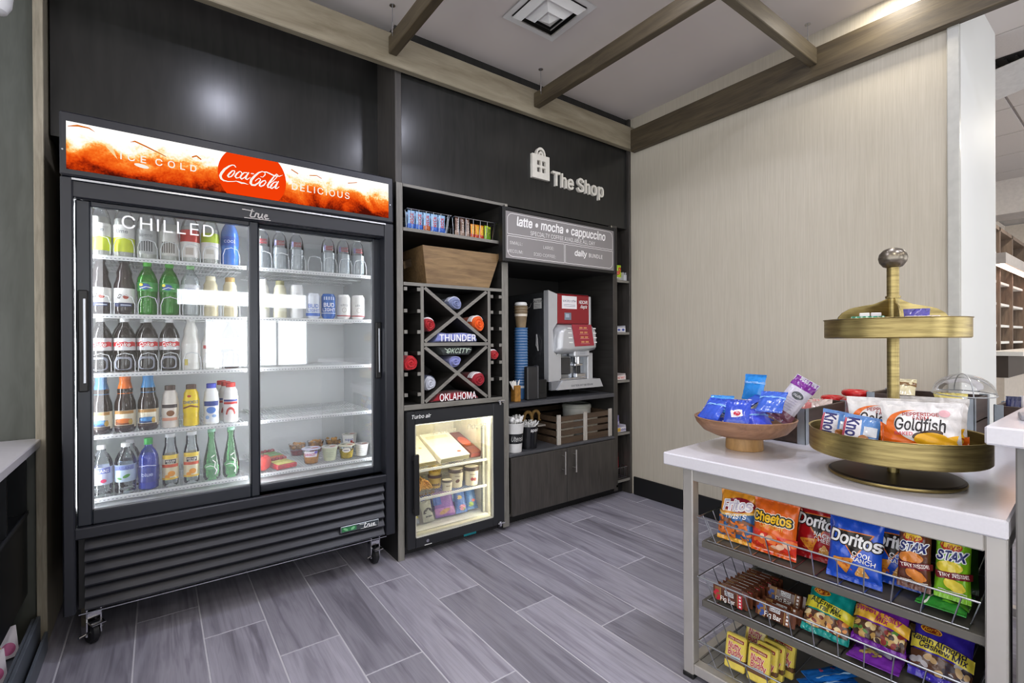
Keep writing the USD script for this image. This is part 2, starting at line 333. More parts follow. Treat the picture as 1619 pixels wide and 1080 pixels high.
# ------------------------------------------------------------------ recessed downlights
def downlight(x, y, label, warm=False, k=1.0, z=CZ):
    t = thing('recessed_downlight', label, 'ceiling light', mtx((x, y, z)), 'recessed downlights in the ceiling')
    part(t, 'trim_ring', lathe([(.062, -.001), (.085, -.006), (.09, -.0005)], 28, False), M_WHITE)
    part(t, 'lens', lathe([(.0, -.0015), (.062, -.002)], 28, False), emit('lens_%s_%d' % ('warm' if warm else 'cool', int(k * 100)), WARM if warm else COOL, DOWNLIGHT * k))
for x, y, w, k, p in ((.35, 1.35, False, 1, 'in front of the drink cooler'), (1.45, 1.15, False, 1, 'in front of the coffee bay'), (2.64, .74, True, .35, 'close to the beige wall'), (.3, -.3, True, 1, 'above the photographer'), (1.5, -.3, False, 1, 'above the near end of the display island'), (2.3, -.4, False, .6, 'above the service counter'),
        (1.75, .60, False, .9, 'directly above the brass stand'), (-1.2, .6, True, 1, 'above the side counter'), (-1.2, -1.6, True, 1, 'over the lobby floor, furthest from the beige wall'), (.3, -2.0, True, 1, 'before the mullioned window, nearer the side counter'), (1.6, -2.0, True, 1, 'before the mullioned window, nearer the service counter'), (2.7, -1.6, True, 1, 'behind the service counter')):
    downlight(x, y, 'round recessed ceiling downlight ' + p, w, k)

# ------------------------------------------------------------------ hanging frame of beams
fr = thing('hanging_beam_frame', 'weathered wooden beam frame hung on thin cables below the ceiling', 'beam frame')
BZ0, BZ1 = 2.512, 2.672
part(fr, 'beam', box(-1.2, 2.806, 2.2835, 2.325, BZ0, BZ1, .004), M_BEAMPALE)
part(fr, 'beam', box(2.762, 2.806, -1.5, 2.283, BZ0 - .022, BZ1 - .024, .004), M_BEAMY)
for x in (.955, 1.885): part(fr, 'cross_beam', box(x - .022, x + .022, -1.5, 2.283, 2.56, 2.645, .003), M_BEAMY)
part(fr, 'cross_beam', box(-1.2, 2.762, 1.06, 1.10, 2.555, 2.64, .003), M_BEAM)
for x, y in ((.92, 2.20), (1.85, 2.20), (2.70, 1.08)):
    part(fr, 'cable', rod((x, y, 2.60), (x, y, CZ), .0015), M_STEEL)
    part(fr, 'cable_clip', [rod((x, y, 2.615), (x, y, 2.665), .005, 8), rod((x, y, CZ - .004), (x, y, CZ), .014, 12)], M_CHROME)

# ------------------------------------------------------------------ square ceiling diffuser
vt = thing('ceiling_diffuser', 'square white air diffuser with stepped cones in the ceiling', 'air vent', mtx((1.56, 1.79, CZ)))
def ring(a, b, z0, z1):
    p = [(-a, -a, z0), (a, -a, z0), (a, a, z0), (-a, a, z0), (-b, -b, z1), (b, -b, z1), (b, b, z1), (-b, b, z1)]
    V = p + [(x, y, z + .004) for x, y, z in p]; F = []
    for o, s in ((0, 1), (8, -1)):
        for i in range(4):
            j = (i + 1) % 4; F += [(o + i, o + j, o + 4 + j)[::s], (o + i, o + 4 + j, o + 4 + i)[::s]]
    return trimesh.Trimesh(V, F, process=False)
part(vt, 'rim', [ring(.165, .135, -.006, -.004)], M_WHITE, smooth=False)
part(vt, 'cone', [ring(.128, .098, -.012, -.035)], M_WHITE, smooth=False)
part(vt, 'cone', [ring(.088, .05, -.018, -.05)], M_WHITE, smooth=False)
part(vt, 'centre_plate', trimesh.Trimesh([(-.052, -.052, -.03), (.052, -.052, -.03), (.052, .052, -.03), (-.052, .052, -.03), (0, 0, -.062)], [(0, 4, 1), (1, 4, 2), (2, 4, 3), (3, 4, 0)], process=False), M_WHITE, smooth=False)
part(vt, 'duct', box(-.13, .13, -.13, .13, -.0035, -.002), M_BLACK)
# ------------------------------------------------------------------ glass-door cooler
M_FR = mat('cooler_black', '1d1f26', 0.36, var=0.03)
M_FRD = mat('cooler_door_black', '21252c', 0.30, var=0.03)
M_LINER = mat('cooler_liner', 'd3d6d8', 0.4, var=0.02, scale=3)
M_WIRE = mat('white_coated_wire', 'e6e8ea', 0.35)
M_RUBBER = mat('caster_rubber', '17171a', 0.45)
M_GLASS = pane('door_glass', (0.985, 0.99, 0.99), 1.5, 2.0)
M_LED = emit('cooler_led', (0.93, 0.96, 1.0), FRIDGE_LED)
fg = thing('drink_cooler', 'tall black two-door glass cooler on casters under a lit orange cola sign', 'refrigerator')
FX0, FX1, FY = -0.268, 0.945, 2.262
part(fg, 'shell', [box(FX0, FX0 + .033, FY, 2.95, .175, 1.711, .004), box(FX1 - .045, FX1, FY, 2.95, .175, 1.711, .004), box(FX0 + .033, FX1 - .045, 2.91, 2.95, .175, 1.71),
                   box(FX0 + .033, FX1 - .045, 2.36, 2.91, .43, .49), box(FX0 + .033, FX1 - .045, 2.38, 2.91, 1.692, 1.711), box(FX0 + .03, FX1 - .04, FY + .008, 2.36, 1.643, 1.702, .003),
                   box(FX0 + .03, FX1 - .04, FY + .002, 2.36, .435, .474, .004), box(FX0 + .033, FX1 - .045, 2.34, 2.91, .175, .43)], M_FR)
part(fg, 'liner', [box(FX0 + .033, FX0 + .043, 2.37, 2.90, .49, 1.69), box(FX1 - .055, FX1 - .045, 2.37, 2.90, .49, 1.69), box(FX0 + .04, FX1 - .05, 2.885, 2.905, .49, 1.69),
                   box(FX0 + .04, FX1 - .05, 2.37, 2.89, .49, .505), box(FX0 + .04, FX1 - .05, 2.38, 2.89, 1.686, 1.692)], M_LINER)
hd = part(fg, 'sign_header', [box(FX0, FX1 - .003, FY - .008, 2.95, 1.712, 1.935, .006)], M_FR)
part(fg, 'metal_strip', box(FX0 + .03, FX1 - .04, FY - .001, FY + .02, 1.701, 1.708), M_STEEL)
M_COLA = raw('lit_cola_picture', {'g': ('geometry', {}), 'sx': ('separate_xyz', {}), 'mp': ('mapping', {'scale': (6.5, 1.0, 10.0)}),
    'n': ('noise_texture', {'scale': 1.0, 'detail': 4.0, 'roughness': 0.55, 'distortion': 1.6}), 'n2': ('noise_texture', {'scale': 130.0, 'detail': 2.0}),
    'h': ('map_range', {'from_min': 1.734, 'from_max': 1.90, 'to_min': 0.0, 'to_max': 1.0}), 'a': ('math', {'math_type': 'multiply_add', 'value2': 0.95, 'value3': -0.42}),
    's': ('math', {'math_type': 'add'}), 'c2': ('math', {'math_type': 'multiply_add', 'value2': 0.26, 'value3': -0.13}), 's2': ('math', {'math_type': 'add'}),
    'r': ('rgb_ramp', {'ramp': [(0.0, lin('4a1008')), (0.12, lin('9a2608')), (0.26, lin('d8440c')), (0.44, lin('f06a1c')), (0.55, lin('f8943c')), (0.63, lin('ffd48a')), (0.72, lin('fff4dc')), (0.8, lin('fffdf6'))]}),
    'e': ('emission', {'strength': 1.15 * SIGN_GLOW})},
    [('g.position', 'sx.vector'), ('g.position', 'mp.vector'), ('mp.vector', 'n.vector'), ('g.position', 'n2.vector'), ('sx.z', 'h.value'), ('n.fac', 'a.value1'), ('h.result', 's.value1'), ('a.value', 's.value2'),
     ('n2.fac', 'c2.value1'), ('s.value', 's2.value1'), ('c2.value', 's2.value2'), ('s2.value', 'r.fac'), ('r.color', 'e.color')], 'e.emission')
part(hd, 'lit_picture', box(-.25, .916, FY - .0095, FY - .006, 1.734, 1.90), M_COLA)
LW = emit('lit_white', 'fff8ee', 1.0 * SIGN_GLOW); LR = emit('lit_red', 'f8410a', 1.0 * SIGN_GLOW)
sg = front(0, FY - .0095, 0)
disc = Point(.3255, 1.817).buffer(.1265, 24).intersection(rect(-.25, .916, 1.734, 1.90))
SC = {'a': ([(0.262, 1.846), (0.258, 1.852), (0.25, 1.852), (0.239, 1.845), (0.223, 1.829), (0.212, 1.811), (0.208, 1.8), (0.211, 1.789), (0.219, 1.783), (0.233, 1.782), (0.25, 1.785), (0.264, 1.789), (0.275, 1.787), (0.283, 1.785), (0.293, 1.786), (0.308, 1.783)], [.004, .004, .004, .006, .008, .009, .009, .008, .006, .004, .003, .003, .006, .007, .005, .001]),
 'b': ([(0.257, 1.831), (0.25, 1.828), (0.239, 1.814), (0.234, 1.805), (0.237, 1.8), (0.246, 1.804), (0.256, 1.818), (0.259, 1.828), (0.257, 1.831)], [.003, .005, .006, .006, .005, .004, .005, .004, .003]),
 'c': ([(0.284, 1.826), (0.281, 1.831), (0.276, 1.831), (0.266, 1.82), (0.26, 1.808), (0.264, 1.802), (0.272, 1.804), (0.283, 1.815)], [.005, .003, .004, .006, .006, .005, .003, .002]),
 'd': ([(0.303, 1.831), (0.293, 1.83), (0.283, 1.818), (0.278, 1.807), (0.283, 1.801), (0.293, 1.809), (0.305, 1.826)], [.004, .004, .006, .006, .005, .004, .003]),
 'd2': ([(0.309, 1.832), (0.301, 1.818), (0.298, 1.806), (0.303, 1.803), (0.315, 1.814)], [.005, .006, .006, .004, .002]), 'e': ([(0.319, 1.831), (0.327, 1.832)], [.004, .004]),
 'f': ([(0.334, 1.803), (0.338, 1.809), (0.347, 1.817), (0.352, 1.815), (0.353, 1.81), (0.345, 1.797), (0.332, 1.785), (0.321, 1.784), (0.316, 1.791), (0.319, 1.806), (0.332, 1.824), (0.346, 1.840), (0.360, 1.848), (0.370, 1.846), (0.371, 1.837), (0.362, 1.825), (0.354, 1.825)], [.003, .003, .003, .004, .004, .005, .007, .008, .009, .009, .008, .006, .004, .004, .004, .003, .003]),
 'g': ([(0.362, 1.847), (0.375, 1.849), (0.386, 1.846), (0.4, 1.841), (0.411, 1.839), (0.426, 1.841), (0.439, 1.849)], [.003, .005, .006, .006, .005, .004, .001]),
 'h': ([(0.371, 1.812), (0.363, 1.809), (0.352, 1.798), (0.349, 1.787), (0.354, 1.784), (0.365, 1.791), (0.374, 1.805), (0.371, 1.812)], [.004, .005, .006, .006, .005, .005, .004, .004]),
 'i': ([(0.388, 1.803), (0.402, 1.817), (0.415, 1.834), (0.421, 1.844), (0.415, 1.848), (0.405, 1.836), (0.39, 1.812), (0.38, 1.793), (0.381, 1.785), (0.39, 1.787), (0.398, 1.797)], [.002, .003, .003, .003, .004, .005, .007, .007, .005, .004, .003]),
 'j': ([(0.415, 1.815), (0.405, 1.811), (0.394, 1.797), (0.39, 1.786), (0.396, 1.783), (0.407, 1.793), (0.417, 1.811)], [.004, .004, .006, .006, .005, .004, .004]), 'j2': ([(0.422, 1.818), (0.413, 1.799), (0.410, 1.787), (0.415, 1.786), (0.425, 1.796)], [.004, .006, .006, .004, .002])}
script = unary_union([stroke(*v) for v in SC.values()])
LO, LD, LY = emit('lit_orange', 'd8701e', SIGN_GLOW), emit('lit_dark', '7a1c08', SIGN_GLOW), emit('lit_cream', 'ffe0a8', SIGN_GLOW)
prints(hd, sg, [('ice_shape', unary_union([stroke([(-.245, 1.882), (-.22, 1.890), (-.19, 1.889), (-.175, 1.880)], [.002, .006, .004, .001]), stroke([(-.075, 1.868), (-.062, 1.873), (-.03, 1.862), (.03, 1.838)], [.001, .005, .005, .003]), stroke([(.115, 1.855), (.128, 1.862), (.142, 1.852)], .005), stroke([(.475, 1.880), (.50, 1.868)], .004), stroke([(.55, 1.870), (.58, 1.875), (.60, 1.866)], .003), stroke([(.72, 1.868), (.76, 1.878)], .003)]), LO),
    ('ice_light', Polygon([(-.145, 1.835), (-.125, 1.832), (-.112, 1.795)]), LY)], step=.00015)
prints(hd, sg, [('red_disc', disc, LR), ('script_lettering', script, LW), ('ice_glint', ellipse(-.043, 1.786, .022, .007, -8), LW)], step=.0006)
prints(hd, sg, [('lettering', tracked('ICE COLD', -.104, 1.811, .0245, .0175).buffer(.0006), LW), ('lettering', tracked('DELICIOUS', .476, 1.808, .0285, .0115).buffer(.0006), LW)], step=.0007)
for sx in (FX0 + .008, FX1 - .02): part(hd, 'screw', rod((sx, FY - .009, 1.80), (sx, FY - .007, 1.80), .003, 8), M_STEEL)
# script badge lettering
def true_script(s):
    st = [([(-.052, .030), (-.02, .028), (-.01, .027)], .003), ([(-.016, .034), (-.024, .006), (-.02, .002), (-.012, .003)], .004), ([(-.008, .004), (-.002, .02), (.002, .021), (.006, .017)], .004),
          ([(.008, .019), (.005, .006), (.010, .002), (.018, .008), (.022, .02)], .004), ([(.022, .02), (.018, .006), (.024, .002)], .004), ([(.030, .011), (.040, .013), (.040, .019), (.034, .019), (.029, .010), (.034, .002), (.045, .004)], .004), ([(-.045, -.004), (.052, -.003)], .0025)]
    return affinity.scale(unary_union([stroke(p, w * 1.35) for p, w in st]), s, s, origin=(0, 0))
prints(fg, front(.34, FY + .006, 1.652), [('script_badge', true_script(1.0), M_CHROME)])
# doors
def door(x0, x1, y, z0, z1, l, r, t, b, hx0, hx1, hz0, hz1, label):
    d = part(fg, 'sliding_door', [box(x0, x0 + l, y - .016, y + .016, z0, z1, .004), box(x1 - r, x1, y - .016, y + .016, z0, z1, .004),
                                  box(x0 + l, x1 - r, y - .014, y + .014, z1 - t, z1, .003), box(x0 + l, x1 - r, y - .014, y + .014, z0, z0 + b, .003)], M_FRD, label=label)
    part(d, 'glass', box(x0 + l, x1 - r, y - .003, y + .003, z0 + b, z1 - t), M_GLASS, smooth=False)
    part(d, 'handle', [box(hx0, hx1, y - .030, y - .016, hz0, hz1, .004)], M_BLACK)
    part(d, 'handle_grip', box(hx0 + .014, hx1 - .006, y - .0315, y - .028, hz0 + .03, hz1 - .03, .002), M_STEEL)
    part(d, 'gasket', [box(x0 + l, x0 + l + .004, y - .006, y + .006, z0 + b, z1 - t), box(x1 - r - .004, x1 - r, y - .006, y + .006, z0 + b, z1 - t), box(x0 + l, x1 - r, y - .006, y + .006, z0 + b, z0 + b + .004)], mat('gasket_grey', '8a8d90', 0.4))
    return d
dl = door(-.232, .349, 2.302, .474, 1.640, .041, .033, .020, .050, -.226, -.197, .955, 1.318, 'front sliding door with white vinyl lettering')
dr = door(.325, .905, 2.345, .474, 1.642, .032, .041, .016, .030, .872, .900, .945, 1.225, 'rear sliding door')
prints(dl, front(0, 2.2985, 0), [('lettering', tracked('CHILLED', -.104, 1.581, .047, .0145), ink('f2f3f3'))])
# louvred kick grille
for i in range(6):
    z = .425 - .0425 * i
    s = trimesh.Trimesh([(x, y, zz) for x in (-.212, .893) for y, zz in ((FY + .028, z), (FY + .006, z - .028), (FY + .008, z - .034), (FY + .034, z - .012))], [(0, 1, 5), (0, 5, 4), (1, 2, 6), (1, 6, 5), (2, 3, 7), (2, 7, 6), (3, 0, 4), (3, 4, 7), (0, 3, 2), (0, 2, 1), (4, 5, 6), (4, 6, 7)], process=False)
    s.fix_normals(); part(fg, 'louver', s, M_FR, smooth=False)
part(fg, 'grille_edge', box(-.228, .90, FY + .002, FY + .006, .170, .1735), M_STEEL)
part(fg, 'grille_backing', box(-.23, .90, FY + .036, FY + .05, .178, .435), M_BLACK)
bd = part(fg, 'maker_badge', box(.679, .862, FY + .001, FY + .006, .238, .267, .002), mat('badge_grey', '9aa0a2', 0.3, 0.6))
prints(bd, front(.77, FY + .001, .2525), [('field', rect(-.088, .088, -.012, .012), '3a4146'), ('green_field', rect(-.086, -.018, -.010, .010), '2f7d4a'), ('leaf_mark', ellipse(-.035, 0, .010, .006, 30).union(ellipse(-.068, 0, .012, .005, -30)), '7fc18c'), ('script_lettering', at(affinity.scale(true_script(.62), 1.25, 1, origin=(0, 0)), .038, -.010), 'eef0f0')])
# casters
for x, y, rz in ((-.205, 2.40, 25), (.880, 2.385, 5), (-.205, 2.86, 0), (.880, 2.86, 0)):
    M = mtx((x, y, 0), rz)
    wv = lathe([(.0, -.014), (.036, -.014), (.043, -.008), (.043, .008), (.036, .014), (.0, .014)], 24, False); wv.apply_transform(trimesh.transformations.rotation_matrix(math.pi / 2, [0, 1, 0]))
    c = part(fg, 'caster', [tf(box(-.03, .03, -.035, .035, .150, .176, .003), M), tf(box(-.024, -.019, -.02, .02, .035, .15), M), tf(box(.019, .024, -.02, .02, .035, .15), M), tf(box(-.024, .024, -.022, .022, .100, .125, .003), M)], M_CHROME)
    part(c, 'wheel', tf(mv(wv, z=.0435), M), M_RUBBER)
    part(c, 'brake_lever', [tf(box(-.022, .022, -.065, -.02, .085, .091, .002), M), tf(rod((-.05, -.03, .05), (.03, -.005, .05), .004, 8), M)], M_CHROME)
# LED tubes and shelves
for x, y in ((-.222, 2.372), (.337, 2.376), (.893, 2.376)): part(fg, 'light_tube', rod((x, y, .52), (x, y, 1.64), .007, 10), M_LED)
SZ = (1.464, 1.240, 1.014, .779, .540)
def lane(x, z, y, w=.031, h=.075):
    return tube([(x - w, y, z + .002), (x - w, y, z + h * .55), (x - w * .75, y, z + h * .9), (x, y, z + h), (x + w * .75, y, z + h * .9), (x + w, y, z + h * .55), (x + w, y, z + .002)], .0016, 5)
M_CLEARP = mat('milky_plastic', 'dfe3e8', 0.25)
for si, (x0, x1) in enumerate(((-.212, .318), (.352, .888))):
    for ri, z in enumerate(SZ):
        w = [rod((x, 2.40, z - .004), (x, 2.875, z - .004), .0016, 4) for x in np.arange(x0 + .01, x1, .0125)]
        w += [rod((x0, y, z - .008), (x1, y, z - .008), .003, 5) for y in (2.575, 2.72, 2.86)]
        s = part(fg, 'shelf', w, M_WIRE)
        part(s, 'price_channel', box(x0, x1, 2.393, 2.398, z - .016, z, .001), M_WIRE)
        part(s, 'price_marks', [box(x, x + .006, 2.3923, 2.3935, z - .0115, z - .0085) for x in np.arange(x0 + .006, x1 - .01, .0125)], mat('price_mark_grey', '8f959b', 0.5), kind='stuff')
        if (si == 0 and ri in (0, 1, 2)) or (si == 1 and ri == 0):
            for i in range(7): part(fg, 'lane_stop', lane(x0 + .038 + .0725 * i, z, 2.4005), M_CLEARP)
part(fg, 'door_track', box(-.235, .90, 2.288, 2.36, .466, .474), M_FR); part(fg, 'door_track', box(-.235, .90, 2.288, 2.36, 1.641, 1.646), M_FR)

# ------------------------------------------------------------------ bottles and cups in the cooler
def pet(name, tint): return pane(name, tint, 1.4, 1.6)
CL = pet('clear_plastic', (0.93, 0.955, 0.965)); BLU = pet('blue_plastic', (0.42, 0.56, 0.95)); GRN = pet('green_glass', (0.45, 0.80, 0.48)); LGRN = pet('lime_plastic', (0.36, 0.80, 0.22))
COLA = mat('dark_cola', '150b0a', 0.1, coat_weight=0.5); GRAPE = mat('dark_juice', '2a1f22', 0.12, coat_weight=0.4); COFFEE = mat('coffee_drink', '241410', 0.1, coat_weight=0.5)
P_SODA = [(.026, 0), (.031, .004), (.0325, .015), (.0325, .045), (.0305, .062), (.0325, .078), (.0328, .133), (.031, .147), (.024, .168), (.016, .184), (.0125, .193), (.0125, .1985)]
P_JUICE = [(.027, 0), (.031, .006), (.0325, .02), (.0325, .10), (.031, .118), (.026, .135), (.023, .15), (.024, .165), (.019, .185), (.015, .196), (.015, .206)]
P_WATER = [(.027, 0), (.032, .005), (.0315, .03), (.033, .036), (.0315, .045), (.033, .055), (.033, .115), (.030, .135), (.022, .155), (.0135, .168), (.0125, .180)]
P_MILK = [(.026, 0), (.029, .005), (.0275, .05), (.029, .06), (.0295, .105), (.0255, .125), (.0265, .135), (.020, .148), (.0175, .155)]
P_OJ = [(.024, 0), (.0275, .006), (.0285, .03), (.0285, .125), (.025, .145), (.020, .165), (.019, .195), (.0185, .2)]
P_PERR = [(.027, 0), (.0325, .012), (.033, .045), (.029, .09), (.021, .13), (.0145, .165), (.013, .185), (.0145, .2), (.0145, .205)]
P_CAN = [(.022, 0), (.0255, .004), (.0325, .014), (.033, .02), (.033, .106), (.031, .113), (.0265, .12), (.0265, .122)]
P_TALL = [(.022, 0), (.0255, .004), (.0285, .012), (.029, .02), (.029, .14), (.027, .148), (.024, .155), (.024, .157)]
P_CYL = [(.030, 0), (.0335, .006), (.0338, .03), (.0338, .12), (.032, .145), (.026, .170), (.0185, .188), (.0165, .196)]
fat = lambda p: [(r * 1.06 if r > .02 else r, z) for r, z in p]
P_SODA, P_JUICE, P_WATER, P_CYL = fat(P_SODA), fat(P_JUICE), fat(P_WATER), [(r * 1.02, z) for r, z in P_CYL]
def bottle(name, label, prof, body, cap, band, M, items=(), cat_='bottle', group=None, contents=None):
    """band: (z0, z1, colour); cap: (radius, height, colour, down); items: print on the side facing the doors."""
    t = thing(name, label, cat_, M, group)
    part(t, 'body', lathe(prof, 22), body, 40)
    if contents:
        zc = contents[1]; inner = [(max(r - .0018, .002), z + .002) for r, z in prof if z < zc]; inner.append((np.interp(zc, [z for r, z in prof], [r for r, z in prof]) - .0018, zc))
        part(t, 'contents', lathe(inner, 18), contents[0], 40)
    if cap:
        zt = prof[-1][1]; part(t, 'cap', lathe([(cap[0], zt - (cap[3] if len(cap) > 3 else .002)), (cap[0], zt + cap[1] - .002), (cap[0] - .002, zt + cap[1])], 20), ink(cap[2], .35))
    if band:
        for z0, z1, c in (band if isinstance(band, list) else [band]):
            zs = sorted({z0, z1, *[z for r, z in prof if z0 < z < z1]}); R = lambda z: float(np.interp(z, [q[1] for q in prof], [q[0] for q in prof])) + .0005
            part(t, 'label_band', lathe([(R(z), z) for z in zs], 22, False), ink(c, .3), 40)
    if items:
        pr = [(r + .0007, z) for r, z in prof]
        prints(t, barrel(pr, -97), items, .006, .0004)
    return t
XL, XR, BY = [-.176 + .0725 * i for i in range(7)], [.388 + .0728 * i for i in range(7)], 2.440
def L(c, i, dy=0): return mtx((XL[i], BY + dy, SZ[c] + .0005))
def R(c, i, dy=0): return mtx((XR[i], BY + dy, SZ[c] + .0005))
GR1, GR2, GR3, GR4, GR5 = ('bottles on the %s shelf behind the front sliding door' % q for q in ('top', 'second', 'third', 'fourth', 'bottom'))
def words(s, h, z, c, **k): return ('lettering', at(text(s, h, **k), 0, z), c)
# top shelf, left
for i, (lab, body, bands, pr) in enumerate((
    ('clear bottle with white and lime yellow label, left end of the top shelf', CL, [(.075, .125, 'ececea'), (.02, .075, 'd7e334')], [words('lime', .014, .10, '6f7a80')]),
    ('second clear bottle with a white over lime yellow label on the top cooler shelf', CL, [(.075, .125, 'ececea'), (.02, .075, 'd7e334')], [words('lime', .014, .10, '6f7a80')]),
    ('grey labelled bottle third from left on the top cooler shelf', CL, [(.02, .12, 'b9bcbd')], [('graphic', unary_union([rect(-.022 + .008 * k, -.018 + .008 * k, .03, .07) for k in range(6)]), '4a4d50'), words('spero', .012, .095, '6a6d70')]),
    ('pale grey labelled bottle beside the red and white labelled one on the top shelf', CL, [(.02, .12, 'd8d8d4')], [('graphic', unary_union([rect(-.022 + .008 * k, -.017 + .008 * k, .03, .075) for k in range(6)]), '77736c')]),
    ('white labelled bottle with a red upper band on the top cooler shelf', CL, [(.085, .135, 'cf3b33'), (.02, .085, 'eeebe8')], [('graphic', rect(-.014, .014, .03, .06), 'c9beb4')]),
    ('white labelled bottle with a lime green upper band on the top cooler shelf', CL, [(.09, .13, 'b9cf3a'), (.02, .09, 'f0eeea')], [('graphic', rect(-.014, .014, .04, .06), 'd7d2c8')]),
    ('blue bottle of soft drink at the right end of the top left cooler shelf', mat('blue_drink', '3f74c8', .12, coat_weight=.4), [(.085, .125, '2c55b4')], [words('cool', .016, .105, 'e8ecf4')]))):
    bottle('drink_bottle', lab, P_CYL if i < 6 else P_SODA, body, (.018, .016, 'e9e9e9'), bands, L(0, i), pr, group=GR1, contents=(mat('pale_drink', 'd9d9d2', .3), .15) if i < 6 else None)
# second shelf, left
for i, lab in ((0, 'dark juice bottle with strawberry label at the left end of the second cooler shelf'), (1, 'dark juice bottle with strawberry label beside the green soda bottles')):
    bottle('juice_bottle', lab, P_JUICE, GRAPE, (.017, .0105, '2a2a2c'), (.045, .102, 'eeeeec'), L(1, i), [('strawberry', ellipse(.010, .068, .009, .008), 'b5442e'), ('script', unary_union([stroke([(-.016, .062), (-.010, .078), (-.004, .076), (-.010, .062), (-.016, .064)], .0022)]), '33343a'), ('blue_strip', rect(-.03, .03, .030, .044), '26315e'), ('white_dash', rect(-.006, .026, .034, .038), 'c9d3e4')], group=GR2)
for i, lab in ((2, 'bright green soda bottle beside the strawberry juice bottles'), (3, 'second green soda bottle, half washed out by the window reflection')):
    bottle('soda_bottle', lab, P_SODA, LGRN, (.0145, .015, '4db23a'), (.095, .130, '3c9a48'), L(1, i), [('blue_field', ellipse(-.004, .113, .018, .012), '2456a6'), ('lemon', ellipse(-.016, .120, .007, .006), 'e8dd3a'), ('white_swirl', stroke([(-.02, .104), (0, .112), (.02, .108)], .003), 'eef3ea')], group=GR2, contents=(mat('lime_soda', '3fae22', .15), .16))
bottle('soda_bottle', 'clear soda bottle with a pale green cap on the second cooler shelf', P_SODA, CL, (.0145, .015, '8ccb86'), (.095, .130, 'dfe3ea'), L(1, 4), [words('zero', .013, .112, '7f86a8')], group=GR2, contents=(mat('clear_soda', 'cfd4d6', .25), .165))
for i, lab in ((5, 'cream coloured milk bottle with cream cap on the second cooler shelf'), (6, 'cream milk bottle with a gold neck at the right end of the second cooler shelf')):
    bottle('milk_bottle', lab, P_MILK, mat('cream_drink', 'd9cfae', .25), (.0185, .018, 'e6dfc2' if i == 5 else 'b9975c'), (.04, .10, 'efe7cf'), L(1, i), [('graphic', ellipse(0, .07, .014, .018), 'c8b27a')], group=GR2)
# third shelf, left: colas
zl = lambda t: (.085, .133, 'e4e6ea')
nth = ('leftmost', 'second', 'third', 'fourth')
cola0 = None
for i in range(4):
    lab = '%s dark diet cola bottle with red and silver label on the third cooler shelf' % nth[i]
    if cola0 is None:
        wav = Polygon([(x, .118 + .0015 * math.sin(x * 260)) for x in np.linspace(-.045, .045, 24)] + [(x, .100 + .0018 * math.sin(x * 200 + 1)) for x in np.linspace(.045, -.045, 24)])
        cola0 = bottle('cola_bottle', lab, P_SODA, COLA, (.0145, .015, 'eceef0'), zl(0), L(2, i), [('red_band', wav, 'd3222c'), words('Coke', .0145, .1085, 'f4f2f0', bold=True, shear=.2), ('silver_panel', rect(-.028, .028, .010, .060, .012).difference(rect(-.022, .022, .012, .052, .014)), '9a9fae')], group=GR3)
    else: copy(cola0, L(2, i), lab, GR3)
for i in range(2): copy(cola0, mtx((XL[i + 1] - .012, BY + .085, SZ[2])), 'dark diet cola bottle standing behind the %s one in the front row' % ('second', 'third')[i], 'colas in the second row')
bottle('drink_bottle', 'pale bottle with a yellow patch beside the colas, under the reflected window', P_JUICE, mat('pale_bottle', 'e6e6e2', .25), (.016, .012, 'e6e6e6'), (.03, .11, 'efefec'), L(2, 4), [('graphic', rect(-.02, -.008, .02, .045), 'd9c86a')], group=GR3)
bottle('drink_bottle', 'white labelled bottle with black cap and fruit picture on the third shelf', P_JUICE, mat('pale_bottle', 'e6e6e2', .25), (.016, .012, '2a2a2c'), (.03, .118, 'f2f0ee'), L(2, 5), [('red_band', rect(-.03, .03, .088, .102), 'c94a4e'), ('fruit', ellipse(0, .055, .012, .009), 'd9a552')], group=GR3)
bottle('drink_bottle', 'dark bottle with red and white label at the right end of the third shelf', P_SODA, COLA, (.0145, .015, '242426'), zl(0), L(2, 6), [('red_band', rect(-.035, .035, .098, .116), 'd6474e'), words('zero', .011, .107, 'f4f2f0', bold=True)], group=GR3)
# fourth shelf, left
for i, (c, lab) in enumerate((('3f7fb8', 'coffee bottle with blue foil neck at the left end of the fourth shelf'), ('d86a1e', 'dark coffee bottle with an orange foil neck on the fourth shelf'), ('3f86c0', 'coffee bottle with blue foil neck to the right of the orange necked one'))):
    t = bottle('coffee_bottle', lab, P_JUICE, COFFEE, (.018, .014, c), (.018, .085, 'e9e2cf'), L(3, i), [('stripe', rect(-.034, .034, .072, .084), 'b98a4a'), ('brown_scene', rect(-.028, .028, .030, .052, .004), '2e4a78' if i != 1 else '8a4a1e'), ('picture', ellipse(.002, .045, .026, .009), '3c86c8' if i != 1 else 'd9742a'), ('leaf', ellipse(.022, .040, .007, .011), 'c9a552'), ('dark_strip', rect(-.034, .034, .018, .028), '3c2a1e')], group=GR4)
    part(t, 'foil_neck', lathe([(.0245, .150), (.0248, .166), (.0205, .184), (.0175, .197), (.0178, .206)], 22, False), ink(c, .25), 40)
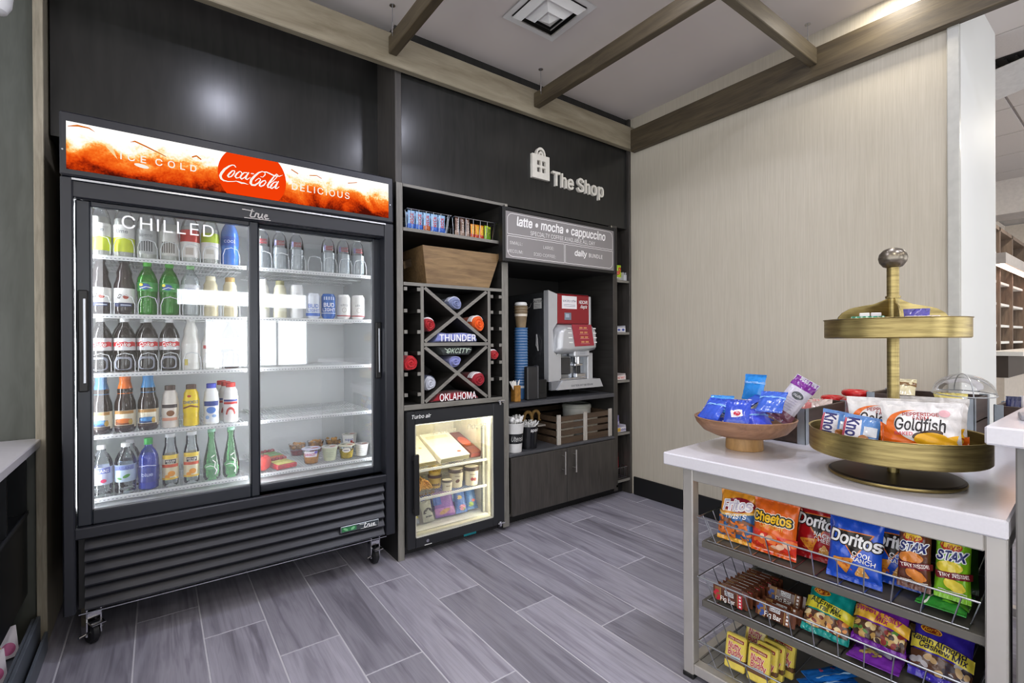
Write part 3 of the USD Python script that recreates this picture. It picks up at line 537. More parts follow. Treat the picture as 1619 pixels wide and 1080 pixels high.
for i, lab, body, capc, bands, pr in (
    (3, 'small white milk bottle with a brown cap next to the coffee bottles', 'ded8d2', '4a342c', [(.03, .10, 'e7e0d8')], [('dark_strip', rect(-.03, .03, .082, .096), '3c3238'), ('graphic', ellipse(.004, .06, .014, .012), '8a5a3a'), ('pink', rect(-.03, .03, .03, .042), 'd99a80')]),
    (4, 'yellow chocolate milk bottle with a brown cap on the fourth shelf', 'e8c81e', '4a2e22', [(.055, .13, 'edcf22')], [('blue_word', at(text('CHOCO', .012, True), 0, .10), '2a58a8'), ('brown_swoosh', stroke([(-.028, .075), (0, .085), (.028, .078)], .006), '7a3a20'), ('red_drop', ellipse(-.006, .125, .008, .005), 'b8442a')]),
    (5, 'white milk bottle with a blue cap on the fourth shelf', 'eef0f2', '3f4fc8', [(.01, .10, 'e6eaf2')], [('blue_top', rect(-.03, .03, .078, .098), '1e3a8a'), ('blue_patch', ellipse(0, .06, .018, .014), '4f7fd0'), ('blue_spots', unary_union([ellipse(-.015, .03, .008, .008), ellipse(.012, .035, .009, .006)]), '8fb0e0')]),
    (6, 'white milk bottle with a red cap at the right end of the fourth shelf', 'f0eeec', 'c8322e', [(.01, .10, 'efe9e8')], [('dark_line', rect(-.03, .03, .092, .100), '2a3a8a'), ('red_line', rect(-.03, .03, .080, .090), 'c0302e'), ('red_arch', Polygon([(.02 * math.cos(a), .035 + .032 * math.sin(a)) for a in np.linspace(0, math.pi, 20)] + [(.013 * math.cos(a), .035 + .022 * math.sin(a)) for a in np.linspace(math.pi, 0, 20)]), 'b8403e')])):
    q = bottle('milk_bottle', lab, P_MILK, ink(body, .3), (.0185, .018, capc), bands, L(3, i), pr, group=GR4)
for k in (1, 2): copy(q, mtx((XL[6] - .010 * k, BY + .08 * k, SZ[3])), '%s red capped milk bottle behind the one in the front row' % ('first', 'second')[k - 1], 'red capped milk bottles in a file')
# bottom shelf, left
bottle('water_bottle', 'clear water bottle with pink berries on its label, left end of bottom shelf', P_WATER, CL, (.0145, .014, 'eef0f2'), (.045, .112, 'c3cbe6'), L(4, 0), [('purple_strip', rect(-.035, .035, .088, .110), '6f7cc8'), words('DASANI', .011, .098, 'e8eaf6', bold=True), ('berry', unary_union([ellipse(.012, .060, .009, .007), ellipse(-.022, .064, .005, .006)]), 'c82a5a')], group=GR5)
w0 = bottle('water_bottle', 'clear water bottle with a green leaf on its label on the bottom shelf', P_WATER, CL, (.0145, .014, 'eef0f2'), (.045, .112, 'bfd4ea'), L(4, 1), [('purple_strip', rect(-.035, .035, .092, .110), '7f92d0'), words('DASANI', .011, .099, '5566b8', bold=True), ('leaf', unary_union([ellipse(.008, .068, .012, .006, 25), ellipse(-.014, .060, .008, .004, -20)]), '4f9a3a')], group=GR5)
copy(w0, mtx((XL[1] + .012, BY + .075, SZ[4])), 'water bottle with a leaf label behind the one in the front row', 'leaf water bottle in the second row')
bottle('water_bottle', 'blue sport water bottle with a green cap on the bottom shelf', P_WATER, BLU, (.0145, .024, '2fae4a'), (.030, .090, '2a3f9a'), L(4, 2), [('wave', stroke([(-.03, .095), (0, .099), (.03, .094)], .004), 'aab8ee'), words('blue', .014, .062, 'b9c6f0', bold=True)], group=GR5, contents=(mat('blue_water', '5f7fd8', .2), .14))
for i, lab in ((3, 'slim orange juice bottle beside the blue water bottle'), (4, 'slim orange juice bottle beside the green glass bottles')):
    bottle('juice_bottle', lab, P_OJ, CL, (.0185, .014, 'd9dcde'), (.028, .128, 'efe3c0'), L(4, i), [('yellow_top', rect(-.03, .03, .112, .128), 'f0cf3a'), ('black_block', rect(-.016, .022, .092, .110), '3a2e28'), ('word', at(text('Minute', .007, True), .003, .104).union(at(text('Maid', .007, True), .003, .096)), 'f0ece4'), ('orange_strip', rect(-.03, .03, .078, .090), 'd9531e'), ('orange', unary_union([ellipse(.006, .052, .012, .011), ellipse(-.008, .040, .009, .008)]), 'f2a01e'), ('yellow_foot', rect(-.03, .03, .028, .036), 'f0c43a')], group=GR5)
for i, lab in ((5, 'green glass mineral water bottle next to the orange juice'), (6, 'green glass mineral water bottle at the right end of the bottom shelf')):
    bottle('mineral_water_bottle', lab, P_PERR, GRN, (.015, .010, '9fd8b8'), None, L(4, i), [('label', ellipse(-.006, .060, .024, .013), '5fae6a'), ('white_script', unary_union([stroke([(.006, .085), (.016, .075), (.012, .055), (.020, .040), (.014, .025)], .004), stroke([(-.02, .058), (-.004, .063), (.008, .058)], .003), stroke([(.0, .098), (.014, .105)], .004)]), 'e9f2ea')], group=GR5)
# right door, top shelf: clear waters with red lettering
vit0 = None
for i in (0, 1, 2, 4, 5, 6):
    lab = '%s clear water bottle with red lettering on the top right cooler shelf' % {0: 'leftmost', 1: 'second', 2: 'third', 4: 'fourth', 5: 'fifth', 6: 'rightmost'}[i]
    if vit0 is None:
        vit0 = bottle('water_bottle', lab, [(.028, 0), (.0325, .006), (.033, .09), (.032, .12), (.0295, .14), (.024, .158), (.014, .17), (.0135, .175)], CL, (.0145, .012, 'e8eaee'), None, R(0, i), [('red_word', unary_union([at(text('sport', .012, True), 0, .128 - .0), at(text('water', .010, True), .003, .115)]), 'b8404a'), ('lilac_field', rect(-.026, -.016, .108, .135), 'a9a6d8')], group='clear waters on the top right shelf', contents=(mat('still_water', 'd4d9de', .3), .10))
    else: copy(vit0, R(0, i), lab)
# right door, second shelf
bottle('milk_bottle', 'white plastic bottle at the left end of the second right shelf', P_MILK, ink('e9e9e4', .3), (.0185, .02, 'f2f2f0'), (.03, .10, 'efefe6'), R(1, 0), [('graphic', rect(-.02, .02, .04, .05), 'd0d4b8')])
bottle('milk_bottle', 'cream bottle with an olive label left of the cans', P_MILK, ink('d9d6bc', .3), (.0185, .018, '8d8a62'), (.03, .10, 'e4e3cf'), R(1, 1), [('graphic', rect(-.02, .02, .05, .075), '8f9070')])
def can(prof, lab, i, c, pr):
    t = thing('drink_can', lab, 'can', R(1, i), 'cans on the second right cooler shelf'); part(t, 'body', lathe(prof, 24), ink(c, .25), 40)
    zt = prof[-1][1]; part(t, 'lid', lathe([(.0, zt - .004), (prof[-1][0] - .003, zt - .004), (prof[-1][0] - .0005, zt + .0005)], 24, False), M_STEEL)
    prints(t, barrel([(r + .0006, z) for r, z in prof], -100), pr, .006)
can(P_TALL, 'tall slim white can on the second right cooler shelf', 2, 'e4e5e6', [('grey_word', at(text('slim', .014), 0, .10, 90), 'b4b6ba')])
can(P_CAN, 'white can with blue lettering left of the blue can', 3, 'dfe4ee', [('word', at(text('BUD', .018, True), 0, .06), '5f7fc8'), ('word', at(text('LIGHT', .013, True), 0, .038), '5f7fc8'), ('blue_foot', rect(-.04, .04, .012, .026), '4a70c4')])
can(P_CAN, 'blue beer can with white lettering beside the two white cans', 4, '2f66b8', [('word', at(text('BUD', .019, True), 0, .068), 'eef2f8'), ('word', at(text('LIGHT', .015, True), 0, .044), 'eef2f8'), ('pale_bars', unary_union([rect(-.025 + .011 * k, -.019 + .011 * k, .092, .108) for k in range(5)]), 'cfdcf0'), ('white_line', rect(-.04, .04, .026, .029), 'dfe8f4')])
for i, lab in ((5, 'white can with red base line beside the blue can'), (6, 'white can with red base line at the right end of the shelf')):
    can(P_CAN, lab, i, 'eeedea', [('red_foot', rect(-.045, .045, .014, .019), 'b83a44'), ('word', at(text('ultra', .012), 0, .070), '8a8d92'), ('mark', ellipse(0, .045, .010, .012).difference(ellipse(0, .045, .008, .010)), 'b4a9a0')])

# chilled snacks on the bottom right shelf
G6 = 'chilled cups on the bottom right cooler shelf'
def pot(lab, x, y, r, h, body, lid, items, clear=None, group=G6):
    t = thing('yogurt_cup', lab, 'cup', mtx((x, y, SZ[4] + .0005)), group); pf = [(r * .68, 0), (r * .72, .003), (r * .95, h * .93), (r, h * .94), (r, h * .97)]
    part(t, 'cup', lathe(pf, 24), CL if clear else ink(body, .35), 40)
    if clear: part(t, 'filling', lathe([(r * .66, .003), (r * .84, h * .6)], 20), mat('filling_' + body, body, .35, var=.2, scale=120))
    part(t, 'lid', lathe([(r * 1.02, h * .955), (r * 1.02, h), (.0, h * 1.01)], 24), ink(lid, .3))
    prints(t, barrel([(r * .72 + .0006, .003), (r * .95 + .0006, h * .93)], -108), items, .006); prints(t, plane((0, 0, h * 1.012), (1, 0, 0), (0, 1, 0)), [('lid_print', ellipse(r * .3, -r * .3, r * .4, r * .22), 'c05a4a'), ('lid_leaf', ellipse(-r * .3, r * .2, r * .3, r * .2), '5a6a4a')]); return t
pot('clear cup of golden fruit with a violet label, leftmost chilled cup', .600, 2.462, .043, .072, 'e2a23a', 'd8d2ea', [('white_label', rect(-.034, .034, .034, .062), 'eeeaf0'), ('word', at(text('peach', .014, True), -.004, .048), 'c85a8a'), ('violet_mark', ellipse(.026, .056, .008, .007), '7a6ad0')], True)
pot('pale green cup with a white lid between the golden and yellow cups', .688, 2.465, .039, .068, 'ccd2b4', 'e6e2da', [('grey_lines', unary_union([rect(-.02, .02, .020 + .010 * k, .022 + .010 * k) for k in range(3)]), '9aa08a')])
pot('clear cup of yellow fruit with a pale lid', (.770), 2.462, .041, .066, 'dfc23a', 'e4dcc4', [('white_label', ellipse(0, .044, .022, .012), 'f0eadc'), ('word', rect(-.014, .014, .042, .045), '6a4a8a')], True)
pot('white yogurt cup with berries on its lid at the right end of the chilled cups', .850, 2.468, .036, .060, 'efeeea', 'eae4e0', [('grey_lines', unary_union([rect(-.022, .014, .020 + .009 * k, .0212 + .009 * k) for k in range(3)]), 'b0b0ae')])
pot('taller white yogurt cup with red berries standing at the back right', .842, 2.640, .040, .085, 'efeeea', 'e4e0d8', [('red_berry', unary_union([ellipse(.022, .035, .010, .010), ellipse(.012, .048, .007, .007)]), 'c03a3a'), ('leaf', ellipse(-.012, .030, .008, .006), '4a5a3a'), ('word', at(text('yogurt', .011, True), -.004, .060), '4a5aa0')])
for i, (x, y) in enumerate(((.585, 2.680), (.680, 2.700), (.772, 2.700))):
    t = thing('parfait_cup', ('left', 'middle', 'right')[i] + ' clear parfait cup of red fruit and golden granola behind the chilled cups', 'cup', mtx((x, y, SZ[4] + .0005)), 'parfait cups at the back of the shelf')
    part(t, 'cup', lathe([(.030, 0), (.042, .055), (.044, .058)], 24), CL, 40); part(t, 'fruit', lathe([(.029, .002), (.036, .026)], 20), mat('red_fruit', '8c1a20', .3, var=.3, scale=90)); rp = np.random.RandomState(i)
    part(t, 'granola', [mv(trimesh.creation.icosphere(1, rp.uniform(.006, .010)), rp.uniform(-.026, .026), rp.uniform(-.026, .026), .036 + rp.uniform(0, .022)) for _ in range(46)], mat('granola', 'c08a3e', .7, var=.5, scale=60), kind='stuff')
for i, (x, y, c1, c2, lab) in enumerate(((.452, 2.670, '7fb05a', 'c86a3a', 'flat clear pack of snacks with a green label at the back left'), (.470, 2.470, 'd9d06a', 'b8282e', 'flat clear pack of snacks with a yellow label and red grapes'))):
    t = thing('snack_pack', lab, 'snack pack', mtx((x, y, SZ[4] + .0005), 14), 'flat snack packs on the bottom right shelf')
    part(t, 'tray', box(-.048, .048, -.055, .055, 0, .022, .005), mat('tray_' + c2, c2, .35, var=.3, scale=70)); part(t, 'label', [box(-.040, .040, -.050, .000, .0222, .025, .002), box(-.040, .040, .006, .048, .0222, .025, .002)], mat('tray_label_' + c1, c1, .4, var=.15, scale=60), kind='stuff'); part(t, 'grapes', [mv(trimesh.creation.icosphere(2, .010), -.036 + .018 * k, .052 - .004 * (k % 2), .028) for k in range(5)], mat('red_grape', '8a1a24', .25), kind='stuff')
ap = thing('apple_pack', 'glossy red apple bag at the left end of the bottom right shelf', 'apple', mtx((.385, 2.452, SZ[4] + .0005))); part(ap, 'apple', lathe([(.0, .004), (.014, .0), (.030, .012), (.037, .034), (.034, .056), (.022, .068), (.008, .065), (.0, .060)], 28), mat('apple_red', 'c8382e', .25, var=.2, scale=20), True); part(ap, 'stem', rod((0, 0, .060), (.004, 0, .078), .0018, 6), mat('stem_brown', '5a4028', .7))
# ------------------------------------------------------------------ open shelf unit with the shirt rack
CY = 2.32
su = thing('open_shelf_unit', 'dark open shelf unit with a cross-braced shirt rack between cooler and coffee bay', 'shelf unit')
part(su, 'back_panel', box(1.021, 1.641, 2.90, 2.915, .799, 1.927), M_BLACKIN)
M_INB = grain('dark_shelf_wood', '33312e', '24221f', .5, 'y', 5, 10, .03)
def board(t, nm, x0, x1, y0, y1, z0, z1, m=None):
    """A dark board with its pale banded front edge."""
    p = part(t, nm, box(x0, x1, y0 + .004, y1, z0, z1), M_INB, smooth=False); part(p, 'edge_band', box(x0, x1, y0, y0 + .0035, z0, z1, .001), m or (M_EDGE if z1 - z0 > x1 - x0 else M_EDGEX))
board(su, 'side_post', 1.642, 1.688, CY, 2.90, .02, 1.945)
board(su, 'top_board', 1.021, 1.6415, CY, 2.90, 1.928, 1.944)
for z0, z1 in ((1.700, 1.718), (1.418, 1.436), (.770, .798)): board(su, 'shelf_board', 1.021, 1.6415, CY, 2.90, z0, z1)
for x in (1.117, 1.541): board(su, 'rack_post', x, x + .019, CY, 2.60, .7985, 1.4175)
board(su, 'rack_shelf', 1.1365, 1.5405, CY, 2.60, 1.102, 1.121)
part(su, 'rack_back', box(1.021, 1.641, 2.601, 2.61, .799, 1.417), M_BLACKIN)
def plank(a, b, w, y0, y1):
    d = np.array(b) - np.array(a); n = np.array([-d[1], d[0]]) / np.linalg.norm(d) * w / 2
    return upright(extrude(Polygon([np.array(a) + n, np.array(b) + n, np.array(b) - n, np.array(a) - n]), y1 - y0, -(y1 - y0)), 0, y0, 0)
for z0, z1 in ((.806, 1.096), (1.127, 1.412)):
    for k, (p, q) in enumerate((((1.142, z0), (1.535, z1)), ((1.142, z1), (1.535, z0)))):
        g = part(su, 'brace', plank(p, q, .018, CY + .007 + .0005 * k, 2.60), M_INB, smooth=False); part(g, 'edge_band', plank(p, q, .018, CY + .002 + .0005 * k, CY + .0065 + .0005 * k), M_EDGEX, smooth=False)
for xs, zs in (((1.024, 1.098), (1.402, 1.288, 1.178, 1.066, .957, .850)), ((1.562, 1.622), (1.388, 1.296, 1.200, 1.103, 1.003, .905))):
    for z in zs:
        for x in xs: board(su, 'cleat', x, x + .019, CY + .001, 2.60, z - .010, z + .009, M_EDGE)

# ------------------------------------------------------------------ baskets of bars on the top shelf
def wire_basket(t, x0, x1, y0, y1, z0, z1, nx, ny, flare=0.0, r=.0016, base=True, slope=None):
    """A wire basket; its front and sides lean out by flare."""
    A = [(x0, y0, z0), (x1, y0, z0), (x1, y1, z0), (x0, y1, z0)]; B = [(x0 - flare, y0 - flare, z1), (x1 + flare, y0 - flare, z1), (x1 + flare, y1, z1), (x0 - flare, y1, z1)]
    part(t, 'rim', tube(B, r * 1.5, 6, True), M_STEEL); part(t, 'base_ring', tube(A, r * 1.2, 6, True), M_STEEL)
    def lerp(P, Q, k): return tuple(np.array(P) * (1 - k) + np.array(Q) * k)
    for i, n in ((0, nx), (1, ny), (2, nx), (3, ny)):
        for k in range(n): f = (k + .5) / n; part(t, 'upright_wire', rod(lerp(A[i], A[(i + 1) % 4], f), lerp(B[i], B[(i + 1) % 4], f), r, 5), M_STEEL)
    if base: part(t, 'base_wire', [rod(lerp(A[0], A[1], (k + .5) / nx), lerp(A[3], A[2], (k + .5) / nx), r, 5) for k in range(nx)], M_STEEL, kind='stuff')
ba = thing('wire_basket', 'chrome wire basket of blue wrapped bars on the top shelf', 'basket', None, 'wire baskets on the top shelf'); wire_basket(ba, 1.062, 1.300, 2.345, 2.60, 1.7205, 1.822, 6, 5, .012)
bb = thing('wire_basket', 'chrome wire basket of brown, orange and green bars on the top shelf', 'basket', None, 'wire baskets on the top shelf'); wire_basket(bb, 1.345, 1.612, 2.345, 2.60, 1.7205, 1.822, 6, 5, .012)
def pouch(w, h, t, nu=15, nv=19, seal=.09, puff=1.0, seed=0, wrinkle=.0025):
    """A filled film pouch standing in its own plane: x across, z up from 0, its face towards -y. Returns the mesh and the face's surface for prints."""
    ro = np.random.RandomState(seed); ph = ro.rand(6) * 6.28
    def depth(u, v):
        vv = np.clip((v - seal) / (1 - 2 * seal), 0, 1); e = np.clip(1 - np.abs(u) ** 3.2, 0, 1) ** .6
        d = t / 2 * e * np.sin(np.pi * vv) ** .55 * (1.12 - .35 * vv) * puff
        d = d + wrinkle * (np.sin(9 * u + 4 * v * 3 + ph[0]) * np.sin(7 * v * 3 - 3 * u + ph[1]) + .6 * np.sin(21 * u + ph[2]) * np.exp(-((v - .93) / .1) ** 2) + .6 * np.sin(19 * u + ph[3]) * np.exp(-((v - .07) / .1) ** 2))
        return d
    pin = lambda v: 1 - .07 * np.sin(np.pi * np.clip((v - seal) / (1 - 2 * seal), 0, 1)) ** .7 * min(1.0, t / (.25 * w))
    def P(u, v, s): 
        X = u * w / 2 * pin(v); return np.stack([X, -s * depth(u, v), v * h], -1)
    U, V = np.meshgrid(np.linspace(-1, 1, nu), np.linspace(0, 1, nv)); vs, fs, o = [], [], 0
    for s in (1, -1):
        q = P(U.ravel(), V.ravel(), s); idx = np.arange(nu * nv).reshape(nv, nu)
        a, b, c, d = idx[:-1, :-1].ravel(), idx[:-1, 1:].ravel(), idx[1:, 1:].ravel(), idx[1:, :-1].ravel()
        f = np.vstack([np.stack([a, b, c], 1), np.stack([a, c, d], 1)]); vs.append(q); fs.append((f if s > 0 else f[:, ::-1]) + o); o += len(q)
    m = trimesh.Trimesh(np.vstack(vs), np.vstack(fs), process=False)
    def surf(x, y):
        v = np.clip(y / h, 0, 1); u = np.clip(x / (w / 2 * pin(v)), -1, 1); p = P(u, v, 1.0); p[:, 0] = x
        e = 1e-3; du = (P(u + e, v, 1) - P(u - e, v, 1)); dv = (P(u, np.clip(v + e, 0, 1), 1) - P(u, np.clip(v - e, 0, 1), 1)); n = np.cross(du, dv); n /= np.linalg.norm(n, axis=1, keepdims=True) + 1e-12
        return p, n
    return m, surf
def bag(name, label, cat_, w, h, t, col, items, M, group=None, seed=0, edge=.008, seal=.08, wrinkle=.0025, puff=1.0, detail=(15, 19), lift=.0005):
    p = thing(name, label, cat_, M, group); m, s = pouch(w, h, t, detail[0], detail[1], seal, puff, seed, wrinkle)
    part(p, 'pouch', m, film(col), True)
    for nm, zz in (('top_seal', (1 - seal * .9, 1.0)), ('bottom_seal', (0, seal * .9))):
        q = [box(-w / 2, w / 2, -.0012, .0012, zz[0] * h + k * (zz[1] - zz[0]) * h / 5, zz[0] * h + (k + .55) * (zz[1] - zz[0]) * h / 5) for k in range(5)]
        part(p, nm, q, film(col), False, kind='stuff')
    k = 0; body = rect(-w / 2 * .985, w / 2 * .985, h * .012, h * .988)
    for nm, g, c in items:
        q = lay(g.intersection(body), s, lift * (k + 1.6), edge); k += 1
        if q is not None: part(p, nm, q, film(c) if nm.endswith(('field', 'band', 'chip', 'foot')) else ink(c, .35), True, kind=many(nm, g))
    return p
def bar(label, c1, c2, M, group, word, h=.098, w=.0295, name='snack_bar', wc='f2efe8'):
    return bag(name, label, 'snack bar', w, h, .016, c1, [('foot', rect(-w, w, 0, h * .3), c2), ('lettering', at(text(word, w * .42, True), 0, h * .58, 90), wc)], M, group, seed=len(word), edge=.012, seal=.06, wrinkle=.0008, detail=(7, 9))
kk = [('leftmost', 'd'), ('second', 'd'), ('middle', 'o'), ('fourth', 'd'), ('rightmost', 'd')]
src = {}
for i, (n, c) in enumerate(kk):
    lab = '%s pale blue wrapped bar with %s foot in the left top-shelf basket' % (n, 'a blue' if c == 'd' else 'an orange')
    M = mtx((1.091 + .0452 * i, 2.372, 1.7235), 5)
    if c not in src: src[c] = bar(lab, '9cc4e8', '3f6fd0' if c == 'd' else 'c0683a', M, 'blue bars in the top basket', 'RICE', .102, .0435, wc='c0343c')
    else: copy(src[c], M, lab)
for i in range(5): copy(src['d'], mtx((1.094 + .0455 * i, 2.412, 1.7235), 4), 'blue wrapped bar in the second row of the left top-shelf basket', 'second row of blue bars')
for i in range(3):
    lab = '%s brown and white chocolate bar in the right top-shelf basket' % ('leftmost', 'middle', 'rightmost')[i]; M = mtx((1.370 + .034 * i, 2.372, 1.7235), 6)
    if i == 0: src['c'] = bar(lab, '6b4a3c', 'a98f80', M, 'chocolate bars in the top basket', 'HERSHEY', .105, wc='e8dccf')
    else: copy(src['c'], M, lab)
for i in range(3):
    lab = '%s orange wrapped bar in the right top-shelf basket' % ('leftmost', 'middle', 'rightmost')[i]; M = mtx((1.471 + .0315 * i, 2.370, 1.7235), 5)
    if i == 0: src['r'] = bar(lab, 'e8952a', 'c8402a', M, 'orange bars in the top basket', 'REESE', .082, wc='f6e04a')
    else: copy(src['r'], M, lab)
for i in range(2):
    lab = '%s lime green wrapped bar at the right end of the right top-shelf basket' % ('left', 'right')[i]; M = mtx((1.5685 + .0285 * i, 2.372 + .018 * i, 1.7235), 3)
    if i == 0: src['g'] = bar(lab, 'b4cf2e', '7fb52a', M, 'green bars in the top basket', 'NUTS', .086, wc='3a5a2a')
    else: copy(src['g'], M, lab)
# ------------------------------------------------------------------ wooden bin
M_BIN = grain('honey_wood', '9a7d55', '6b5236', 0.5, 'x', 5.0, 9.0, .06)
bn = thing('wooden_bin', 'trapezoid light brown wooden bin with hand holes on the second shelf', 'bin')
def slab(p, th):
    """A quad of four corners thickened by th against its normal."""
    P = np.array(p, float); n = np.cross(P[1] - P[0], P[3] - P[0]); n /= np.linalg.norm(n); V = np.vstack([P, P - n * th])
    F = [(0, 1, 2), (0, 2, 3), (4, 6, 5), (4, 7, 6)] + [q for i in range(4) for j in [(i + 1) % 4] for q in ((i, i + 4, j + 4), (i, j + 4, j))]
    return trimesh.Trimesh(V, F, process=False)
a0, a1, b0, b1, zb, zt = 1.165, 1.568, 1.135, 1.637, 1.4375, 1.640
y0b, y0t, y1 = 2.345, 2.330, 2.74
part(bn, 'front_board', slab([(a0, y0b, zb), (a1, y0b, zb), (b1, y0t, zt), (b0, y0t, zt)], .012), M_BIN, smooth=False)
part(bn, 'back_board', slab([(a0, y1, zb), (a1, y1, zb), (b1, y1, zt), (b0, y1, zt)], .012), M_BIN, smooth=False)
part(bn, 'left_board', [slab([(a0, y1, zb), (a0, y0b, zb), (a0 + (b0 - a0) * .55, y0b, zb + .11), (a0 + (b0 - a0) * .55, y1, zb + .11)], .012), slab([(a0 + (b0 - a0) * .55, 2.49, zb + .11), (a0 + (b0 - a0) * .55, y0b, zb + .11), (b0, y0t, zt), (b0, 2.49, zt)], .012), slab([(a0 + (b0 - a0) * .55, y1, zb + .11), (a0 + (b0 - a0) * .55, 2.60, zb + .11), (b0, 2.60, zt), (b0, y1, zt)], .012), slab([(a0 + (b0 - a0) * .75, 2.60, zb + .155), (a0 + (b0 - a0) * .75, 2.49, zb + .155), (b0, 2.49, zt), (b0, 2.60, zt)], .012)], M_BIN, smooth=False)
part(bn, 'right_board', slab([(a1, y0b, zb), (a1, y1, zb), (b1, y1, zt), (b1, y0t, zt)], .012), M_BIN, smooth=False)
part(bn, 'base_board', box(a0, a1, y0b, y1, zb, zb + .01), M_BIN, smooth=False)
# ------------------------------------------------------------------ rolled and folded shirts
def cloth(hexcol): return mat('cloth_' + hexcol, hexcol, .85, var=.12, scale=90, sheen_weight=.2)
def roll(label, x, z, a, b, c1, c2, seed, ln=.2, y=2.352, group='rolled shirts in the rack', turns=2.6, rot=0):
    t = thing('rolled_shirt', label, 'shirt', mtx((x, y, z), rz=0, ry=rot), group); ro = np.random.RandomState(seed); ph = ro.rand(4) * 6.28
    th = np.linspace(0, 2 * np.pi, 41)[:-1]; R = 1 + .07 * np.sin(2 * th + ph[0]) + .05 * np.sin(3 * th + ph[1]) + .03 * np.sin(5 * th + ph[2])
    V, F, o = [], [], 0; n = 40; rows = [(0.02 + .98 * k / 16, 'f') for k in range(17)] + [(1.0, .25), (1.0, .6), (.97, 1.0), (.0, 1.0)]
    for rr, k in rows:
        yy = -.016 * (1 - rr ** 3) + .0065 * np.cos(2 * np.pi * (rr * turns - th / (2 * np.pi))) * (rr < .97) if k == 'f' else np.full(n, ln * k)
        V.append(np.stack([a * R * rr * np.cos(th), yy, b * R * rr * np.sin(th)], 1))
    V = np.vstack(V)
    for i in range(len(rows) - 1):
        for j in range(n):
            p, q, r_, s = i * n + j, i * n + (j + 1) % n, (i + 1) * n + (j + 1) % n, (i + 1) * n + j; F += [(p, q, r_), (p, r_, s)]
    m = trimesh.Trimesh(V, np.array(F), process=False); m.fix_normals(); part(t, 'cloth_roll', m, cloth(c1), True)
    if c2:
        # the outer lap of the cloth shows its printed side
        pts = [(a * 1.05 * math.cos(q), b * 1.05 * math.sin(q)) for q in np.linspace(.5, 2.9, 14)]
        part(t, 'printed_lap', [tube([(px, yy, pz) for px, pz in pts], .006, 6) for yy in (.012, .03, .05)], cloth(c2), True)
    return t
roll('blue and white rolled shirt in the top notch of the cross-braced rack', 1.344, 1.339, .036, .034, '8a93b8', 'c9cfe4', 1)
roll('red rolled shirt in the left notch of the upper rack bay', 1.180, 1.217, .033, .035, 'b5242c', 'e8dfe0', 2)
roll('bright orange rolled shirt in the right notch of the upper rack bay', 1.494, 1.228, .039, .042, 'ee6216', 'f4f0ee', 3)
roll('red rolled shirt in the narrow column left of the rack', 1.069, 1.0125, .041, .038, 'c41f2a', None, 4)
roll('red and white rolled shirt in the narrow column right of the rack', 1.601, 1.0455, .031, .028, 'c02a32', 'f0ecec', 5)
roll('white and grey rolled shirt in the left notch of the lower rack bay', 1.182, .901, .035, .036, 'c6c9d2', '3c4358', 6)
roll('dark red rolled shirt in the right notch of the lower rack bay', 1.494, .904, .039, .038, 'a3182a', 'efe8ea', 7)
roll('small violet blue rolled shirt in the lower V of the rack', 1.338, 1.015, .040, .030, '8f93c8', None, 8, turns=2.0)
def folded(label, x0, x1, z0, z1, c, items, inset, seed, y=2.345):
    t = thing('folded_shirt', label, 'shirt', None, 'folded shirts in the rack'); n = 24
    xs = np.linspace(0, 1, n); V, F = [], []; prof = [(0, 0), (-.012, .25), (-.010, .6), (.004, .92), (.03, 1.0), (.16, 1.0), (.16, 0)]
    for i, u in enumerate(xs):
        wob = .004 * math.sin(u * 17 + seed) + .003 * math.sin(u * 31)
        for dy, f in prof: 
            sx = x0 + (x1 - x0) * u; k = (0.5 - u) * 2 * inset * f; V.append((sx + k, y + dy + wob * (f > 0) * (f < 1), z0 + (z1 - z0) * f * (1 + .05 * math.sin(u * 9 + seed))))
    k = len(prof)
    for i in range(n - 1):
        for j in range(k):
            p, q, r_, s = i * k + j, i * k + (j + 1) % k, (i + 1) * k + (j + 1) % k, (i + 1) * k + j; F += [(p, q, r_), (p, r_, s)]
    for o in (0, (n - 1) * k): F += [(o, o + j, o + j + 1) for j in range(1, k - 1)]
    m = trimesh.Trimesh(np.array(V), np.array(F), process=False); m.fix_normals(); part(t, 'cloth_fold', m, cloth(c), 40)
    prints(t, front(0, y - .020, 0), items); return t
folded('blue and white folded shirt with team lettering in the upper rack bay', 1.205, 1.478, 1.1225, 1.174, '8f97d6', [('lettering', affinity.scale(at(text('THUNDER', .036, True), 1.345, 1.147), .98, 1.0), 'f4f4fa')], .03, 1)
folded('dark red folded shirt with white state name at the foot of the rack', 1.188, 1.488, .799, .838, '9a1a28', [('lettering', affinity.scale(at(text('OKLAHOMA', .040, True), 1.345, .822), .74, .95), 'f6f0f0')], .045, 2)
t = folded('dark grey folded shirt with pale green slanted letters in the lower V of the rack', 1.262, 1.424, 1.052, 1.097, '3c4240', [('lettering', unary_union([at(text('OKCITY', .026, True, shear=.35), 1.346, 1.075), stroke([(1.262, 1.088), (1.29, 1.072), (1.272, 1.066)], .004), stroke([(1.402, 1.085), (1.428, 1.080)], .004)]), 'aebfae')], -.03, 3)
